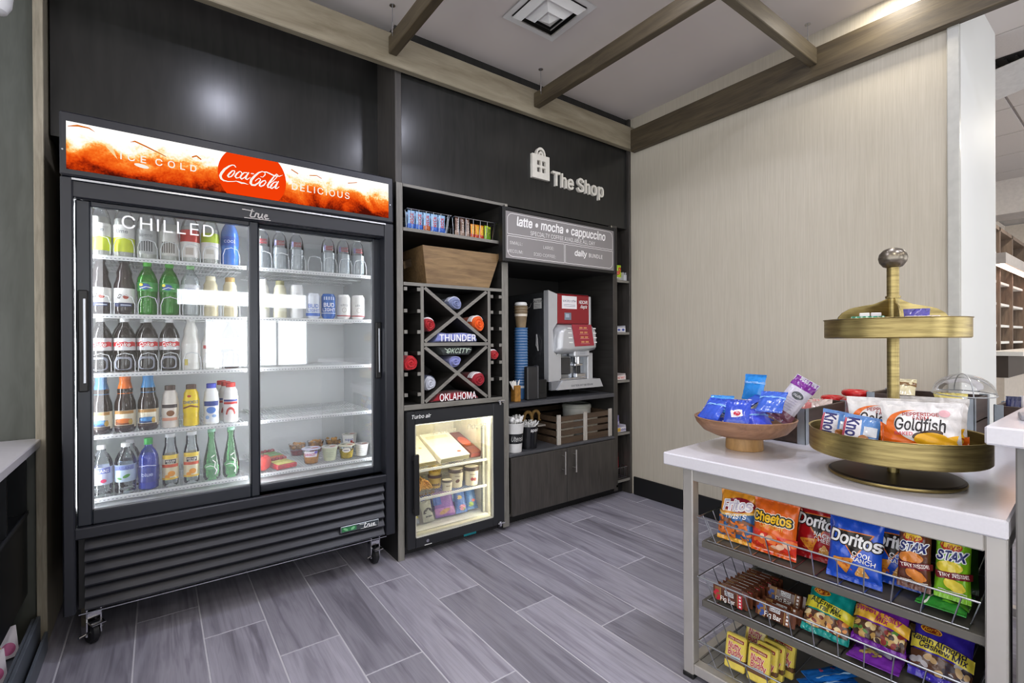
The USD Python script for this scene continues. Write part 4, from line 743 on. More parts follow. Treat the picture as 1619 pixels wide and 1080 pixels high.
# ------------------------------------------------------------------ small glass-door freezer
M_FZ = mat('freezer_black', '202124', 0.35, var=.03)
M_FZIN = mat('freezer_liner', 'e6e2d2', 0.4)
fz = thing('glass_door_freezer', 'small black glass-door freezer with warm light under the shirt rack', 'freezer')
part(fz, 'shell', [box(1.024, 1.05, 2.33, 2.85, .05, .765), box(1.60, 1.636, 2.33, 2.85, .05, .765), box(1.05, 1.60, 2.33, 2.85, .715, .765), box(1.05, 1.60, 2.33, 2.85, .05, .085), box(1.05, 1.60, 2.83, 2.85, .085, .715)], M_FZ)
part(fz, 'liner', [box(1.05, 1.056, 2.34, 2.83, .085, .715), box(1.594, 1.60, 2.34, 2.83, .085, .715), box(1.05, 1.60, 2.822, 2.83, .085, .715), box(1.05, 1.60, 2.34, 2.83, .085, .091), box(1.05, 1.60, 2.34, 2.83, .709, .715)], M_FZIN)
part(fz, 'base_grille', box(1.03, 1.63, 2.36, 2.42, .012, .05), M_BLACK)
for x in (1.05, 1.605): part(fz, 'foot', rod((x, 2.40, 0), (x, 2.40, .012), .018, 12), M_BLACK)
D0 = 2.292
fd = part(fz, 'door', [box(1.024, 1.070, D0, 2.326, .058, .764, .004), box(1.556, 1.634, D0, 2.326, .058, .764, .004), box(1.070, 1.556, D0, 2.326, .698, .764, .003), box(1.070, 1.556, D0, 2.326, .058, .108, .003)], M_FZ)
part(fd, 'glass', box(1.070, 1.556, 2.306, 2.312, .108, .698), M_GLASS, smooth=False)
part(fd, 'gasket', [box(1.070, 1.0735, D0 + .002, 2.326, .108, .698), box(1.5525, 1.556, D0 + .002, 2.326, .108, .698), box(1.070, 1.556, D0 + .002, 2.326, .108, .114), box(1.070, 1.556, D0 + .002, 2.326, .694, .698)], mat('freezer_gasket', 'cfcdbd', .4))
part(fd, 'handle', [box(1.050, 1.078, 2.262, 2.280, .235, .548, .004), box(1.048, 1.062, 2.275, 2.294, .245, .270, .002), box(1.048, 1.062, 2.275, 2.294, .515, .540, .002)], M_BLACK)
part(fd, 'hinge', [rod((1.585, 2.285, .780), (1.63, 2.285, .780), .006, 8), rod((1.60, 2.285, .757), (1.60, 2.285, .785), .007, 8)], M_CHROME)
part(fd, 'hinge', [rod((1.58, 2.285, .068), (1.628, 2.285, .068), .006, 8), rod((1.60, 2.285, .052), (1.60, 2.285, .080), .007, 8)], M_CHROME)
prints(fd, front(0, D0, 0), [('maker_lettering', at(text('Turbo air', .019, True, shear=.2), 1.105, .738), 'e8e8e6')])
part(fd, 'lock', rod((1.135, D0 - .004, .083), (1.135, D0, .083), .008, 12), M_CHROME)
prints(fd, front(0, D0, 0), [('lock_plate', rect(1.118, 1.160, .060, .065), 'c9c9c6')])
scr = [stroke([(1.36 + .018 * k, .640 + .012 * math.sin(k * 1.9)), (1.368 + .018 * k, .652), (1.376 + .018 * k, .640)], .003) for k in range(9)]
prints(fd, front(0, 2.3055, 0), [('window_lettering', unary_union([at(text('frozen', .030, shear=.3), 1.45, .650), at(text('ice cream', .024, shear=.3), 1.24, .645)]), 'efead0')])
M_FLED = emit('freezer_led', (1.0, .93, .70), FREEZER_LED)
part(fz, 'light_tube', rod((1.07, 2.362, .690), (1.58, 2.362, .690), .009, 10), M_FLED)
part(fz, 'light_tube', rod((1.580, 2.352, .10), (1.580, 2.352, .68), .005, 8), M_FLED)
part(fz, 'shelf_track', box(1.565, 1.58, 2.42, 2.44, .10, .62), mat('track_grey', '8c8d88', .4, .5))
for z in (.424, .268):
    w = [rod((x, 2.42, z - .004), (x, 2.80, z - .004), .0014, 4) for x in np.arange(1.066, 1.59, .014)]
    s = part(fz, 'shelf', w, M_WIRE); part(s, 'front_rail', box(1.06, 1.588, 2.412, 2.420, z - .014, z, .001), M_WIRE)
part(fz, 'floor_rack', box(1.06, 1.588, 2.40, 2.80, .093, .097), M_WIRE)
fb = prints(fz, front(0, 2.359, 0), [('energy_sticker', rect(1.395, 1.478, .016, .047, .003), '1f9aa4'), ('sticker_art', unary_union([ellipse(1.415, .035, .010, .006, 20), ellipse(1.44, .036, .012, .006, -20), ellipse(1.463, .036, .008, .007)]), 'd0529a'), ('price_sticker', rect(1.50, 1.53, .030, .046, .002), 'e4e4e2')])
# frozen goods
def carton(name, label, x, y, z, w, d, h, c, items, rz=0, rx=0, group=None, cat_='box', side=None):
    t = thing(name, label, cat_, mtx((x, y, z), rz, rx), group); part(t, 'carton', box(-w / 2, w / 2, -d / 2, d / 2, 0, h, .0015), mat('card_' + c, c, .45, var=.03))
    tp = [(n, g, cc) for n, g, cc in items if not n.startswith('front_')]; fr_ = [(n, g, cc) for n, g, cc in items if n.startswith('front_')]
    prints(t, plane((0, 0, h), (1, 0, 0), (0, 1, 0)), tp); prints(t, plane((0, -d / 2, 0), (1, 0, 0), (0, 0, 1)), fr_); return t
carton('pizza_box', 'white frozen pizza carton behind the freezer door handle', 1.170, 2.58, .4765, .20, .27, .028, 'e9e4d6', [('herbs', unary_union([ellipse(-.06 + .03 * k, .02 * math.sin(k * 2.3), .010, .006, 40 * k) for k in range(5)]), 'b9a86a'), ('leaf_print', unary_union([ellipse(-.05, .09, .02, .008, 20), ellipse(.02, .10, .02, .008, -20)]), '5f6a4a'), ('front_strip', rect(-.10, .10, .004, .024), 'a79a70')], 0, 22, 'cartons on the upper freezer shelf')
carton('pizza_box', 'tilted white frozen pizza carton in the middle of the upper freezer shelf', 1.385, 2.58, .4765, .20, .27, .034, 'f2eee4', [('red_mark', ellipse(.05, -.09, .014, .008), 'c2604a'), ('face_strip', rect(-.08, .07, .07, .10), 'e2d9c0'), ('front_strip', rect(-.098, .098, .004, .030), '8d8660')], 4, 22, 'cartons on the upper freezer shelf')
carton('frozen_box', 'red and brown frozen meal carton at the right of the upper freezer shelf', 1.543, 2.60, .4645, .072, .28, .036, '7a3a28', [('picture', ellipse(0, .01, .034, .06), 'c8582e'), ('front_pic', rect(-.03, .03, .008, .028), '9a3e2c')], 0, 16, 'cartons on the upper freezer shelf')
def tub(label, x, y, z, r, h, body, lid, items, group='ice cream tubs in the freezer'):
    t = thing('ice_cream_tub', label, 'tub', mtx((x, y, z)), group); part(t, 'cup', lathe([(r * .82, 0), (r * .97, h * .84)], 26), ink(body, .4), 40)
    part(t, 'lid', lathe([(r * 1.02, h * .80), (r * 1.03, h * .97), (r * .96, h), (r * .95, h * .975), (.0, h * .975)], 26), ink(lid, .4)); part(t, 'lid_top', lathe([(r * .93, h * .978), (.0, h * .98)], 26, False), ink(body, .4))
    prints(t, barrel([(r * .82 + .0005, 0), (r * .97 + .0005, h * .84)], -105), items, .008); return t
tub('large cream ice cream tub with a brown lid and pecan picture', 1.418, 2.485, .2695, .044, .108, 'ded6bf', '4a3a32', [('pecan', ellipse(.0, .04, .014, .010, 20), '6a4436'), ('word', rect(-.018, .018, .066, .069), '7a6a58')])
tub('large cream ice cream tub with two red cherries on its front', 1.513, 2.465, .2695, .045, .110, 'e9e2cf', '4c3a30', [('cherries', unary_union([ellipse(-.008, .04, .010, .010), ellipse(.012, .038, .010, .010)]), 'a23232'), ('word', rect(-.02, .02, .066, .069), '8a7a64')])
tub('large brown lidded ice cream tub behind the cherry tub', 1.490, 2.60, .2695, .046, .122, 'cfc6ac', '453830', [])
tub('small cream ice cream tub with a dark lid in front', 1.340, 2.450, .2695, .030, .062, 'dcd6c0', '55483e', [('word', rect(-.014, .014, .026, .034), 'a79a80')])
tub('yellow ice cream tub stacked upside down on the brown one', 1.312, 2.55, .3445, .042, .070, 'd9b53a', 'e6c544', [('letters', at(text('MOO', .014, True), 0, .03), '3a2a1e')])
tub('brown ice cream tub with yellow base under the yellow one', 1.312, 2.55, .2695, .040, .0735, 'd8b858', '5a3c2c', [('letters', unary_union([ellipse(-.02 + .013 * k, .02, .005, .008) for k in range(4)]), '4a3020')])
fz_b = thing('snack_box', 'clear tray of shredded golden snack at the left of the middle freezer shelf', 'snack tray', mtx((1.202, 2.50, .2695)))
part(fz_b, 'tray', [box(-.055, .055, -.06, .06, 0, .03, .004)], pet('clear_plastic', (.93, .955, .965))); ro = np.random.RandomState(4)
part(fz_b, 'shreds', [tube([(px, py, .02 + .065 * (1 - (px / .06) ** 2) * k) for px, py, k in zip(*(np.array([a + (b - a) * s for s in (0, .5, 1)]) for a, b in ((ro.uniform(-.05, .05), ro.uniform(-.05, .05)), (ro.uniform(-.05, .05), ro.uniform(-.05, .05)))), (ro.rand(), ro.rand() * .9, ro.rand()))], .0035, 5) for _ in range(70)], mat('golden_snack', 'd8a64a', .6), kind='stuff')
for i, (lab, x, y, z, rz, c, its) in enumerate((
    ('clear bag with yellow and green sweets at the left of the freezer floor', 1.142, 2.47, .107, 8, '8f99a8', [('band', rect(-.04, .04, .03, .05), 'c9c25a'), ('green_spot', ellipse(.01, .06, .01, .012), '6fa04a')]),
    ('silver bag with a black round crest on the freezer floor', 1.232, 2.465, .107, 6, 'b9bcb0', [('crest', Polygon([(.03 * math.cos(a), .045 + .03 * math.sin(a)) for a in np.linspace(0, math.pi, 16)]).difference(ellipse(0, .048, .016, .014)), '2f3236'), ('strip', rect(-.022, .022, .025, .032), '4a4d50')]),
    ('purple bag of frozen cookies in the middle of the freezer floor', 1.346, 2.48, .107, -4, '8a5fb0', [('pink_band', rect(-.08, .08, .012, .05), 'b87fc0'), ('cookie_chip', ellipse(-.005, .03, .034, .012, 15), 'c9a070'), ('blue_field', rect(-.08, -.02, .07, .12), '4a6fc8')]),
    ('blue bag with yellow and pink sweets on the freezer floor', 1.452, 2.475, .107, -4, '4a78c8', [('yellow_chip', ellipse(-.006, .088, .016, .012), 'd9c070'), ('pink_chip', ellipse(.005, .03, .022, .016), 'd98aa0'), ('green_chip', ellipse(.012, .02, .010, .008), '8fb04a')]),
    ('blue bag with red and green sweets at the right of the freezer floor', 1.535, 2.49, .107, -4, '3f7fc4', [('green_chip', ellipse(-.008, .03, .018, .014), '9ac04a'), ('red_chip', ellipse(.008, .05, .012, .008), 'c85a5a')]))):
    bag('frozen_treat_bag', lab, 'bag', .074 if i != 2 else .125, .118 if i < 2 else .145, .034, c, its, mtx((x, y, z), rz, -24), 'bags on the freezer floor', seed=i, edge=.012, detail=(11, 13))
for i, (lab, x, y, c) in enumerate((('dark blue frozen treat bag standing at the back of the freezer floor', 1.29, 2.60, '2f4aa8'), ('pink and blue frozen treat bag standing behind the purple one', 1.37, 2.605, '6a5ab8'), ('sky blue frozen treat bag standing behind the sweets', 1.45, 2.60, '3f8fd8'), ('navy frozen treat bag at the back right of the freezer', 1.53, 2.605, '3a5a9a'))):
    bag('frozen_treat_bag', lab, 'bag', .076, .140, .030, c, [('pale_chip', ellipse(-.006 + .004 * i, .085, .018, .014), ('d9c8a0', 'c88ab8', 'e0d070', 'a8c8e0')[i]), ('blue_foot', rect(-.04, .04, 0, .03), '4a3a9a')], mtx((x, y, .107), 3 - 2 * i, -14), 'bags at the back of the freezer floor', seed=20 + i, edge=.012, detail=(11, 13))
# ------------------------------------------------------------------ coffee bay cabinet
cb = thing('coffee_cabinet', 'dark coffee station cabinet with two doors and an open lower shelf', 'cabinet')
part(cb, 'back_panel', box(1.69, 2.611, 2.902, 2.915, .09, 1.93), M_BLACKIN)
board(cb, 'side_post', 2.612, 2.6545, CY, 2.90, .05, 1.945, M_DARK)
part(cb, 'counter_shelf', box(1.689, 2.612, 2.312, 2.90, .725, .752, .003), grain('slate_counter', '55565a', '3e3f42', .4, 'x', 5, 10, .03))
part(cb, 'lower_shelf', box(1.689, 2.612, 2.312, 2.90, .428, .446, .003), grain('slate_counter', '55565a', '3e3f42', .4, 'x', 5, 10, .03))
part(cb, 'top_board', box(1.689, 2.611, CY, 2.90, 1.60, 1.62), M_BLACKIN)
part(cb, 'toe_kick', box(1.692, 2.80, 2.40, 2.42, .0, .078), M_BLACK)
part(cb, 'carcass_floor', box(1.69, 2.654, CY, 2.90, .075, .09), M_DARK)
for x0, x1, hx in ((1.692, 2.138, 2.092), (2.142, 2.610, 2.187)):
    d = part(cb, 'door', box(x0, x1, 2.296, 2.316, .080, .427, .002), M_DARK)
    part(d, 'handle', [rod((hx, 2.262, .272), (hx, 2.262, .418), .005, 10), rod((hx, 2.262, .300), (hx, 2.296, .300), .0035, 8), rod((hx, 2.262, .388), (hx, 2.296, .388), .0035, 8)], M_NICKEL)
ns = thing('narrow_shelf_column', 'narrow dark column of small shelves beside the beige wall', 'shelf unit')
for z in (1.545, 1.168, .820, .440, .100): board(ns, 'shelf_board', 2.655, 2.79, CY + .004, 2.90, z, z + .018)
part(ns, 'back_panel', box(2.655, 2.79, 2.90, 2.915, .05, 1.945), M_BLACKIN)
# ------------------------------------------------------------------ menu board
mb = thing('menu_board', 'grey framed coffee menu board with white lettering above the coffee machine', 'sign')
part(mb, 'frame', [box(1.612, 1.634, 2.266, 2.31, 1.592, 1.912, .002), box(2.566, 2.588, 2.266, 2.31, 1.592, 1.912, .002), box(1.634, 2.566, 2.266, 2.31, 1.890, 1.912, .002), box(1.634, 2.566, 2.266, 2.31, 1.592, 1.612, .002)], M_BLACK)
part(mb, 'panel', box(1.634, 2.566, 2.272, 2.30, 1.612, 1.890), mat('menu_grey', '8b8786', .5, var=.02, scale=5))
ol = lambda g, w: g.buffer(w / 2).difference(g.buffer(-w / 2))
big = rect(1.650, 2.552, 1.626, 1.878, .035)
W1 = 'eceae8'
prints(mb, front(0, 2.272, 0), [('border_line', unary_union([ol(big.intersection(rect(1.6, 2.6, 1.757, 1.9)), .0028), ol(big.intersection(rect(1.6, 2.098, 1.6, 1.745)), .0028), ol(big.intersection(rect(2.108, 2.6, 1.6, 1.745)), .0028)]), W1),
    ('title_lettering', affinity.scale(at(text('latte • mocha • cappuccino', .050, True, .012, .12), 2.100, 1.838), .86, 1.05), 'f6f4f2'), ('lettering', affinity.scale(at(text('SPECIALTY COFFEE AVAILABLE ALL DAY', .0255), 2.100, 1.780), .80, 1), W1),
    ('price_lettering', unary_union([at(text('SMALL:', .019), 1.712, 1.706), at(text('MEDIUM:', .019), 1.705, 1.657), at(text('LARGE:', .019), 1.966, 1.706), at(text('ICED COFFEE:', .019), 1.935, 1.656)]), 'dcdad8'),
    ('bundle_lettering', unary_union([at(text('daily', .036, True, .012, .1), 2.245, 1.700), at(text('BUNDLE', .025), 2.385, 1.696)]), 'f4f2f0')], step=.0003)
for x in (1.64, 2.545): part(mb, 'standoff', rod((x, 2.272, 1.918), (x, 2.30, 1.918), .008, 10), M_NICKEL)
# ------------------------------------------------------------------ the shop sign
ss = thing('shop_sign', 'raised white shopping bag emblem and shop name on the dark header wall', 'sign')
M_SIGNW = mat('sign_white', 'e8e4d8', .4)
bagp = rect(1.882, 2.024, 2.148, 2.298)
wins = [rect(1.921, 1.949, 2.232, 2.262, .004), rect(1.962, 1.990, 2.232, 2.262, .004), rect(1.921, 1.949, 2.188, 2.218, .004), rect(1.962, 1.990, 2.188, 2.218, .004)]
hnd = lambda r, w: Polygon([(1.953 + (r + w) * math.cos(a), 2.298 + (r + w) * 1.25 * math.sin(a)) for a in np.linspace(0, math.pi, 20)] + [(1.953 + r * math.cos(a), 2.298 + r * 1.25 * math.sin(a)) for a in np.linspace(math.pi, 0, 20)])
part(ss, 'bag_emblem', upright(extrude(bagp.difference(unary_union(wins)).union(hnd(.027, .012)).union(hnd(.009, .010)), .020), 0, 2.344, 0), M_SIGNW, smooth=False)
part(ss, 'emblem_window', upright(extrude(unary_union(wins), .004), 0, 2.3445, 0), mat('emblem_dark', '55504a', .5), smooth=False)
for ch, x0, x1 in (('T', 2.050, 2.118), ('h', 2.128, 2.174), ('e', 2.183, 2.238), ('S', 2.273, 2.335), ('h', 2.346, 2.392), ('o', 2.402, 2.460), ('p', 2.474, 2.528)):
    g = text(ch, .088, True, -.004, center=False); a, b, c, d = g.bounds
    g = affinity.translate(g, -a, 0); g = affinity.scale(g, (x1 - x0) / (c - a), 1, origin=(0, 0)); part(ss, 'letter', upright(extrude(at(g, x0, 2.131), .020), 0, 2.344, 0), M_SIGNW, smooth=False)
# ------------------------------------------------------------------ coffee machine
M_SIL = mat('machine_silver', 'c6c8ca', .3, .35, var=.02)
M_RED = mat('machine_red', '8e1722', .22, var=.03, coat_weight=.4)
cm = thing('coffee_machine', 'silver and dark red hot drinks machine with black glossy side', 'coffee machine')
part(cm, 'body', box(2.078, 2.50, 2.45, 2.86, .80, 1.455, .004), mat('machine_black', '333436', .12, coat_weight=.5))
part(cm, 'pillar', [upright(extrude(Polygon([(2.078, .80), (2.175, .80), (2.170, 1.02), (2.13, 1.05), (2.118, 1.20), (2.155, 1.245), (2.158, 1.44), (2.078, 1.462)]), .045), 0, 2.452, 0)], M_SIL, smooth=False)
rd = part(cm, 'upper_door', box(2.158, 2.470, 2.414, 2.452, 1.240, 1.446, .008), M_RED)
part(cm, 'edge_strip', box(2.470, 2.492, 2.420, 2.452, 1.235, 1.440, .003), M_SIL)
prints(rd, front(0, 2.414, 0), [('paper_notice', rect(2.205, 2.345, 1.345, 1.432), 'f0eef0'), ('notice_lettering', unary_union([at(text('specialty coffee', .015, wide=.8), 2.275, 1.40), rect(2.222, 2.33, 1.372, 1.374), rect(2.222, 2.33, 1.362, 1.364)]), '6a6a80'), ('brand_lettering', unary_union([at(text('NESCAFE', .022, True, wide=.62), 2.408, 1.395), at(text('Alegria', .022, shear=.3, wide=.65, bold=True), 2.410, 1.364)]), 'f0ecec')])
part(rd, 'display', box(2.228, 2.290, 2.411, 2.414, 1.268, 1.318, .002), mat('lcd_grey', '7f8894', .15)); prints(rd, front(0, 2.411, 0), [('display_glow', rect(2.236, 2.27, 1.285, 1.310), 'a9b4c2')])
hood = Polygon([(2.118, 1.045), (2.122, 1.15), (2.135, 1.205), (2.175, 1.238), (2.47, 1.238), (2.500, 1.205), (2.510, 1.14), (2.505, 1.055), (2.42, 1.040), (2.285, 1.035), (2.20, 1.030)])
nl = 7; lay_ = []
for i in range(nl):
    f = i / (nl - 1); lay_.append((2.45 - .095 * math.sin(f * math.pi / 2), hood.buffer(-.045 * (1 - math.cos(f * math.pi / 2)) + .0)))
vs = []; fs = []; n = 72
for y, g in lay_:
    r = g.exterior; vs.append(np.array([(*r.interpolate(k / n, normalized=True).coords[0],) for k in range(n)])[:, [0, 1]]); vs[-1] = np.column_stack([vs[-1][:, 0], np.full(n, y), vs[-1][:, 1]])
# start every ring at the point nearest the same direction so that the rings line up
al = [v[np.argsort(np.arctan2(v[:, 2] - 1.14, v[:, 0] - 2.31))] for v in vs]; V = np.vstack(al + [np.array([[2.31, lay_[-1][0], 1.14]])])
for i in range(nl - 1):
    for j in range(n): p, q, r_, s = i * n + j, i * n + (j + 1) % n, (i + 1) * n + (j + 1) % n, (i + 1) * n + j; fs += [(p, q, r_), (p, r_, s)]
fs += [((nl - 1) * n + j, (nl - 1) * n + (j + 1) % n, len(V) - 1) for j in range(n)]
m = trimesh.Trimesh(V, fs, process=False); m.fix_normals(); hood_p = part(cm, 'hood', m, M_SIL, 50)
sel = part(hood_p, 'selection_panel', upright(extrude(Polygon([(2.238, 1.236), (2.420, 1.236), (2.448, 1.092), (2.268, 1.088)]), .006), 0, 2.3555, 0), mat('panel_red', 'a03540', .25), smooth=False)
prints(sel, front(0, 2.3495, 0), [('gold_text', unary_union([rect(2.305 + .006 * k + .04 * j, 2.335 + .006 * k + .04 * j, 1.208 - .032 * k, 1.220 - .032 * k) for k in range(4) for j in (0, 1)]), 'c98a5a'), ('red_text', unary_union([rect(2.300 + .006 * k, 2.385 + .006 * k, 1.202 - .032 * k, 1.204 - .032 * k) for k in range(4)]), 'e0a0a0')])
part(hood_p, 'button', [box(2.20 + .005 * k, 2.236 + .005 * k, 2.352, 2.358, 1.205 - .032 * k, 1.214 - .032 * k, .002) for k in range(4)] + [box(2.440 + .004 * k, 2.470 + .004 * k, 2.353, 2.358, 1.205 - .032 * k, 1.214 - .032 * k, .002) for k in range(4)], M_WHITE)
part(cm, 'spout_cover', box(2.285, 2.432, 2.375, 2.44, 1.015, 1.078, .008), M_SIL)
prints(cm, front(0, 2.375, 0), [('spout_label', rect(2.315, 2.405, 1.028, 1.066), 'a9acb0'), ('spout_lettering', unary_union([rect(2.325, 2.395, 1.054, 1.056), rect(2.335, 2.385, 1.046, 1.048), rect(2.335, 2.385, 1.036, 1.038)]), '55585c')])
part(cm, 'side_column', box(2.440, 2.492, 2.405, 2.452, .85, 1.04, .004), M_SIL)
part(cm, 'side_column', box(2.160, 2.195, 2.41, 2.452, .85, 1.04, .004), M_SIL)
part(cm, 'dispensing_bay', box(2.17, 2.45, 2.446, 2.452, .85, 1.05), mat('bay_steel', '9a9ea2', .22, .8))
part(cm, 'bay_window', box(2.215, 2.305, 2.436, 2.447, .895, 1.010, .004), mat('machine_black', '333436', .12))
part(cm, 'nozzle', [rod((2.36, 2.42, .965), (2.36, 2.42, 1.03), .014, 12), rod((2.34, 2.42, .975), (2.34, 2.42, 1.03), .008, 10), box(2.325, 2.40, 2.415, 2.447, .95, .968, .003)], M_CHROME)
part(cm, 'spout', [rod((2.37, 2.425, .90), (2.37, 2.425, .95), .012, 10)], M_BLACK)
part(cm, 'cup_stand', [box(2.18, 2.44, 2.41, 2.447, .86, .872, .002), box(2.33, 2.42, 2.405, 2.44, .872, .90, .004)], M_CHROME)
tr = part(cm, 'drip_tray', upright(extrude(Polygon([(2.115, .800), (2.552, .800), (2.522, .858), (2.165, .860)]), .085), 0, 2.45, 0), M_SIL, smooth=False)
prints(tr, front(0, 2.365, 0), [('tray_lettering', at(text('CAUTION HOT BEVERAGE', .012, True), 2.345, .822), '55585c')])
part(cm, 'tray_corner', upright(extrude(Polygon([(2.078, .800), (2.115, .800), (2.165, .860), (2.078, .855)]), .07), 0, 2.45, 0), mat('tray_grey', '77797c', .35), smooth=False)
for x in (2.13, 2.45): part(cm, 'foot', rod((x, 2.60, .7525), (x, 2.60, .80), .016, 10), M_BLACK)
for x in (2.13, 2.45): part(cm, 'foot', rod((x, 2.82, .7525), (x, 2.82, .80), .016, 10), M_BLACK)
sd = plane((2.0779, 0, 0), (0, -1, 0), (0, 0, 1))
prints(cm, sd, [('caution_label', rect(-2.56, -2.475, 1.345, 1.415), 'd9d9d6'), ('label_lettering', unary_union([at(text('CAUTION', .016, True), -2.518, 1.395), rect(-2.55, -2.485, 1.372, 1.374), rect(-2.55, -2.485, 1.362, 1.364), rect(-2.55, -2.485, 1.352, 1.354)]), '4a4a4a'), ('script_label', stroke([(-2.70, 1.355), (-2.66, 1.365), (-2.64, 1.352), (-2.60, 1.36), (-2.585, 1.385)], .004), 'b9b9b6')])
part(cm, 'power_cable', tube([(2.07, 2.52, 1.17), (2.062, 2.515, 1.10), (2.066, 2.50, 1.06), (2.060, 2.50, 1.13), (2.07, 2.52, 1.17)], .004, 6), mat('cable_grey', 'a9a9a6', .5))
# cups, sleeves, napkins
def cup(lab, M, c1, c2, group='stack of paper cups beside the coffee machine'):
    t = thing('paper_cup', lab, 'cup', M, group); part(t, 'wall', lathe([(.031, 0), (.0435, .1), (.0455, .1005), (.0455, .104), (.0430, .104), (.030, .002)], 24), mat('cup_' + c1, c1, .5, var=.25, scale=14)); part(t, 'band', lathe([(.0405, .072), (.0424, .088)], 24, False), ink(c2, .5)); return t
c0 = None
for i in range(21):
    M = mtx((1.896, 2.468, .7525 + .0178 * i)); lab = 'blue and white paper cup in the tall stack beside the coffee machine'
    c0 = cup(lab, M, '3f72a8', 'dfe6ee') if c0 is None else copy(c0, M, lab) and c0
k0 = None
for i in range(3):
    M = mtx((1.896, 2.468, 1.2135 + .017 * i)); lab = 'brown and cream paper cup at the top of the tall stack'
    k0 = cup(lab, M, '8a7658', 'e4dccb', 'brown cups on top of the stack') if k0 is None else copy(k0, M, lab) and k0
solo('cup_lid', lathe([(.0, .006), (.034, .006), (.036, .0), (.040, .0), (.042, .008), (.036, .022), (.030, .022), (.028, .016), (.0, .015)], 24, False), ink('e6e6e2'), 'white plastic lid on top of the tall stack of paper cups', 'lid', M=mtx((1.896, 2.468, 1.354)))
hl = thing('lid_dispenser', 'black stepped plastic holder in front of the paper cup stack', 'holder')
part(hl, 'box', [box(1.949, 2.036, 2.375, 2.46, .7525, .875, .004)], M_BLACK); part(hl, 'slot', box(1.972, 2.022, 2.3735, 2.3755, .79, .872, .004), mat('slot_dark', '0a0a0a', .6))
part(hl, 'tower', [box(1.868, 1.955, 2.365, 2.405, .7525, .965, .006), box(1.944, 1.962, 2.360, 2.41, .7525, .972, .008)], mat('holder_black', '2a2a2c', .3))
nb = thing('stirrer_box', 'small amber box of white stir sticks on the coffee counter', 'box')
part(nb, 'box', box(1.762, 1.806, 2.355, 2.40, .7525, .852, .002), mat('amber_card', 'a2722e', .5, var=.3, scale=60))
ro = np.random.RandomState(2); part(nb, 'stir_sticks', [rod((1.784 + ro.uniform(-.015, .015), 2.375, .80), (1.765 + ro.uniform(-.035, .045), 2.37, .872 + ro.uniform(0, .014)), .003, 4) for _ in range(22)], ink('e8e6e0'), kind='stuff')
# lower shelf
uc = thing('utensil_bucket', 'white bucket with a black chalk label full of white plastic cutlery', 'bucket', mtx((1.768, 2.375, .4465)))
part(uc, 'bucket', lathe([(.045, 0), (.060, .172), (.063, .172), (.063, .178), (.058, .178), (.044, .004)], 28), mat('bucket_white', 'dcdcda', .4)); prints(uc, barrel([(.0455, 0), (.0608, .172)], -92), [('chalk_label', rect(-.080, .080, .055, .115), '1e1f22'), ('chalk_lettering', at(text('Utensils', .030, shear=.25, wide=.75), .0, .085), 'd6d6d4')], .008)
ro = np.random.RandomState(5); part(uc, 'cutlery', [rod((ro.uniform(-.03, .03), ro.uniform(-.03, .03), .10), (ro.uniform(-.055, .055), ro.uniform(-.04, .04), .195 + ro.uniform(0, .03)), ro.uniform(.004, .008), 6) for _ in range(46)] + [mv(trimesh.creation.icosphere(1, .014), ro.uniform(-.045, .045), ro.uniform(-.04, .03), .185 + ro.uniform(0, .025)) for _ in range(22)], mat('cutlery_white', 'e2e2e0', .35), kind='stuff')
sc = thing('spoon_cup', 'black cup full of white spoon tips beside the utensil bucket', 'cup', mtx((1.900, 2.40, .4465)))
part(sc, 'cup', lathe([(.052, 0), (.060, .140), (.056, .140), (.050, .004)], 28), mat('cup_black', '17181c', .2)); prints(sc, barrel([(.0525, 0), (.0605, .140)], -92), [('lettering', at(text('spoons', .020, True, shear=.1), .022, .120), 'e6e6e4')], .008)
part(sc, 'spoon_tips', [rod((ro.uniform(-.04, .04), ro.uniform(-.04, .04), .10), (ro.uniform(-.055, .055), ro.uniform(-.05, .05), .15 + ro.uniform(0, .025)), .0035, 5) for _ in range(90)], mat('cutlery_white', 'e2e2e0', .35), kind='stuff')
M_SLAT = grain('crate_brown', '5e4c3a', '3c2f24', .55, 'x', 6, 10, .06); M_POST = grain('bleached_wood', 'c4bfb6', 'a09a90', .6, 'z', 9, 9, .05)
cr = thing('slatted_crate', 'brown slatted wooden crate with bleached corner posts on the lower shelf', 'crate')
X0c, X1c, Y0c, Y1c, Zc = 2.095, 2.600, 2.345, 2.80, .4465
for k in range(4):
    z = Zc + .006 + .047 * k
    part(cr, 'slat', box(X0c, X1c, Y0c, Y0c + .010, z, z + .034, .001), M_SLAT); part(cr, 'slat', box(X0c, X1c, Y1c - .010, Y1c, z, z + .034, .001), M_SLAT)
    part(cr, 'slat', box(X0c, X0c + .010, Y0c + .01, Y1c - .01, z, z + .034, .001), M_SLAT); part(cr, 'slat', box(X1c - .010, X1c, Y0c + .01, Y1c - .01, z, z + .034, .001), M_SLAT)
for x in (X0c - .006, 2.330, X1c - .022): part(cr, 'post', box(x, x + .030, Y0c - .012, Y0c - .0005, Zc, Zc + .195, .001), M_POST)
part(cr, 'inner_board', [box(X0c + .02, 2.27, 2.372, 2.378, Zc + .01, Zc + .15), box(2.37, 2.50, 2.372, 2.378, Zc + .01, Zc + .15)], mat('pale_card', 'd6cdbd', .6))
part(cr, 'base', box(X0c, X1c, Y0c, Y1c, Zc, Zc + .006), M_SLAT)
for x, y in ((1.99, 2.52), (2.065, 2.53)):
    part(cr, 'rope_handle', tube([(x + .035 * math.cos(a), y, .60 + .052 * math.sin(a)) for a in np.linspace(-.3, math.pi + .3, 18)], .011, 8), mat('jute', 'b08a4e', .8, var=.25, scale=120))
part(cr, 'tray_board', box(1.966, 2.094, 2.46, 2.62, .556, .566), M_POST)
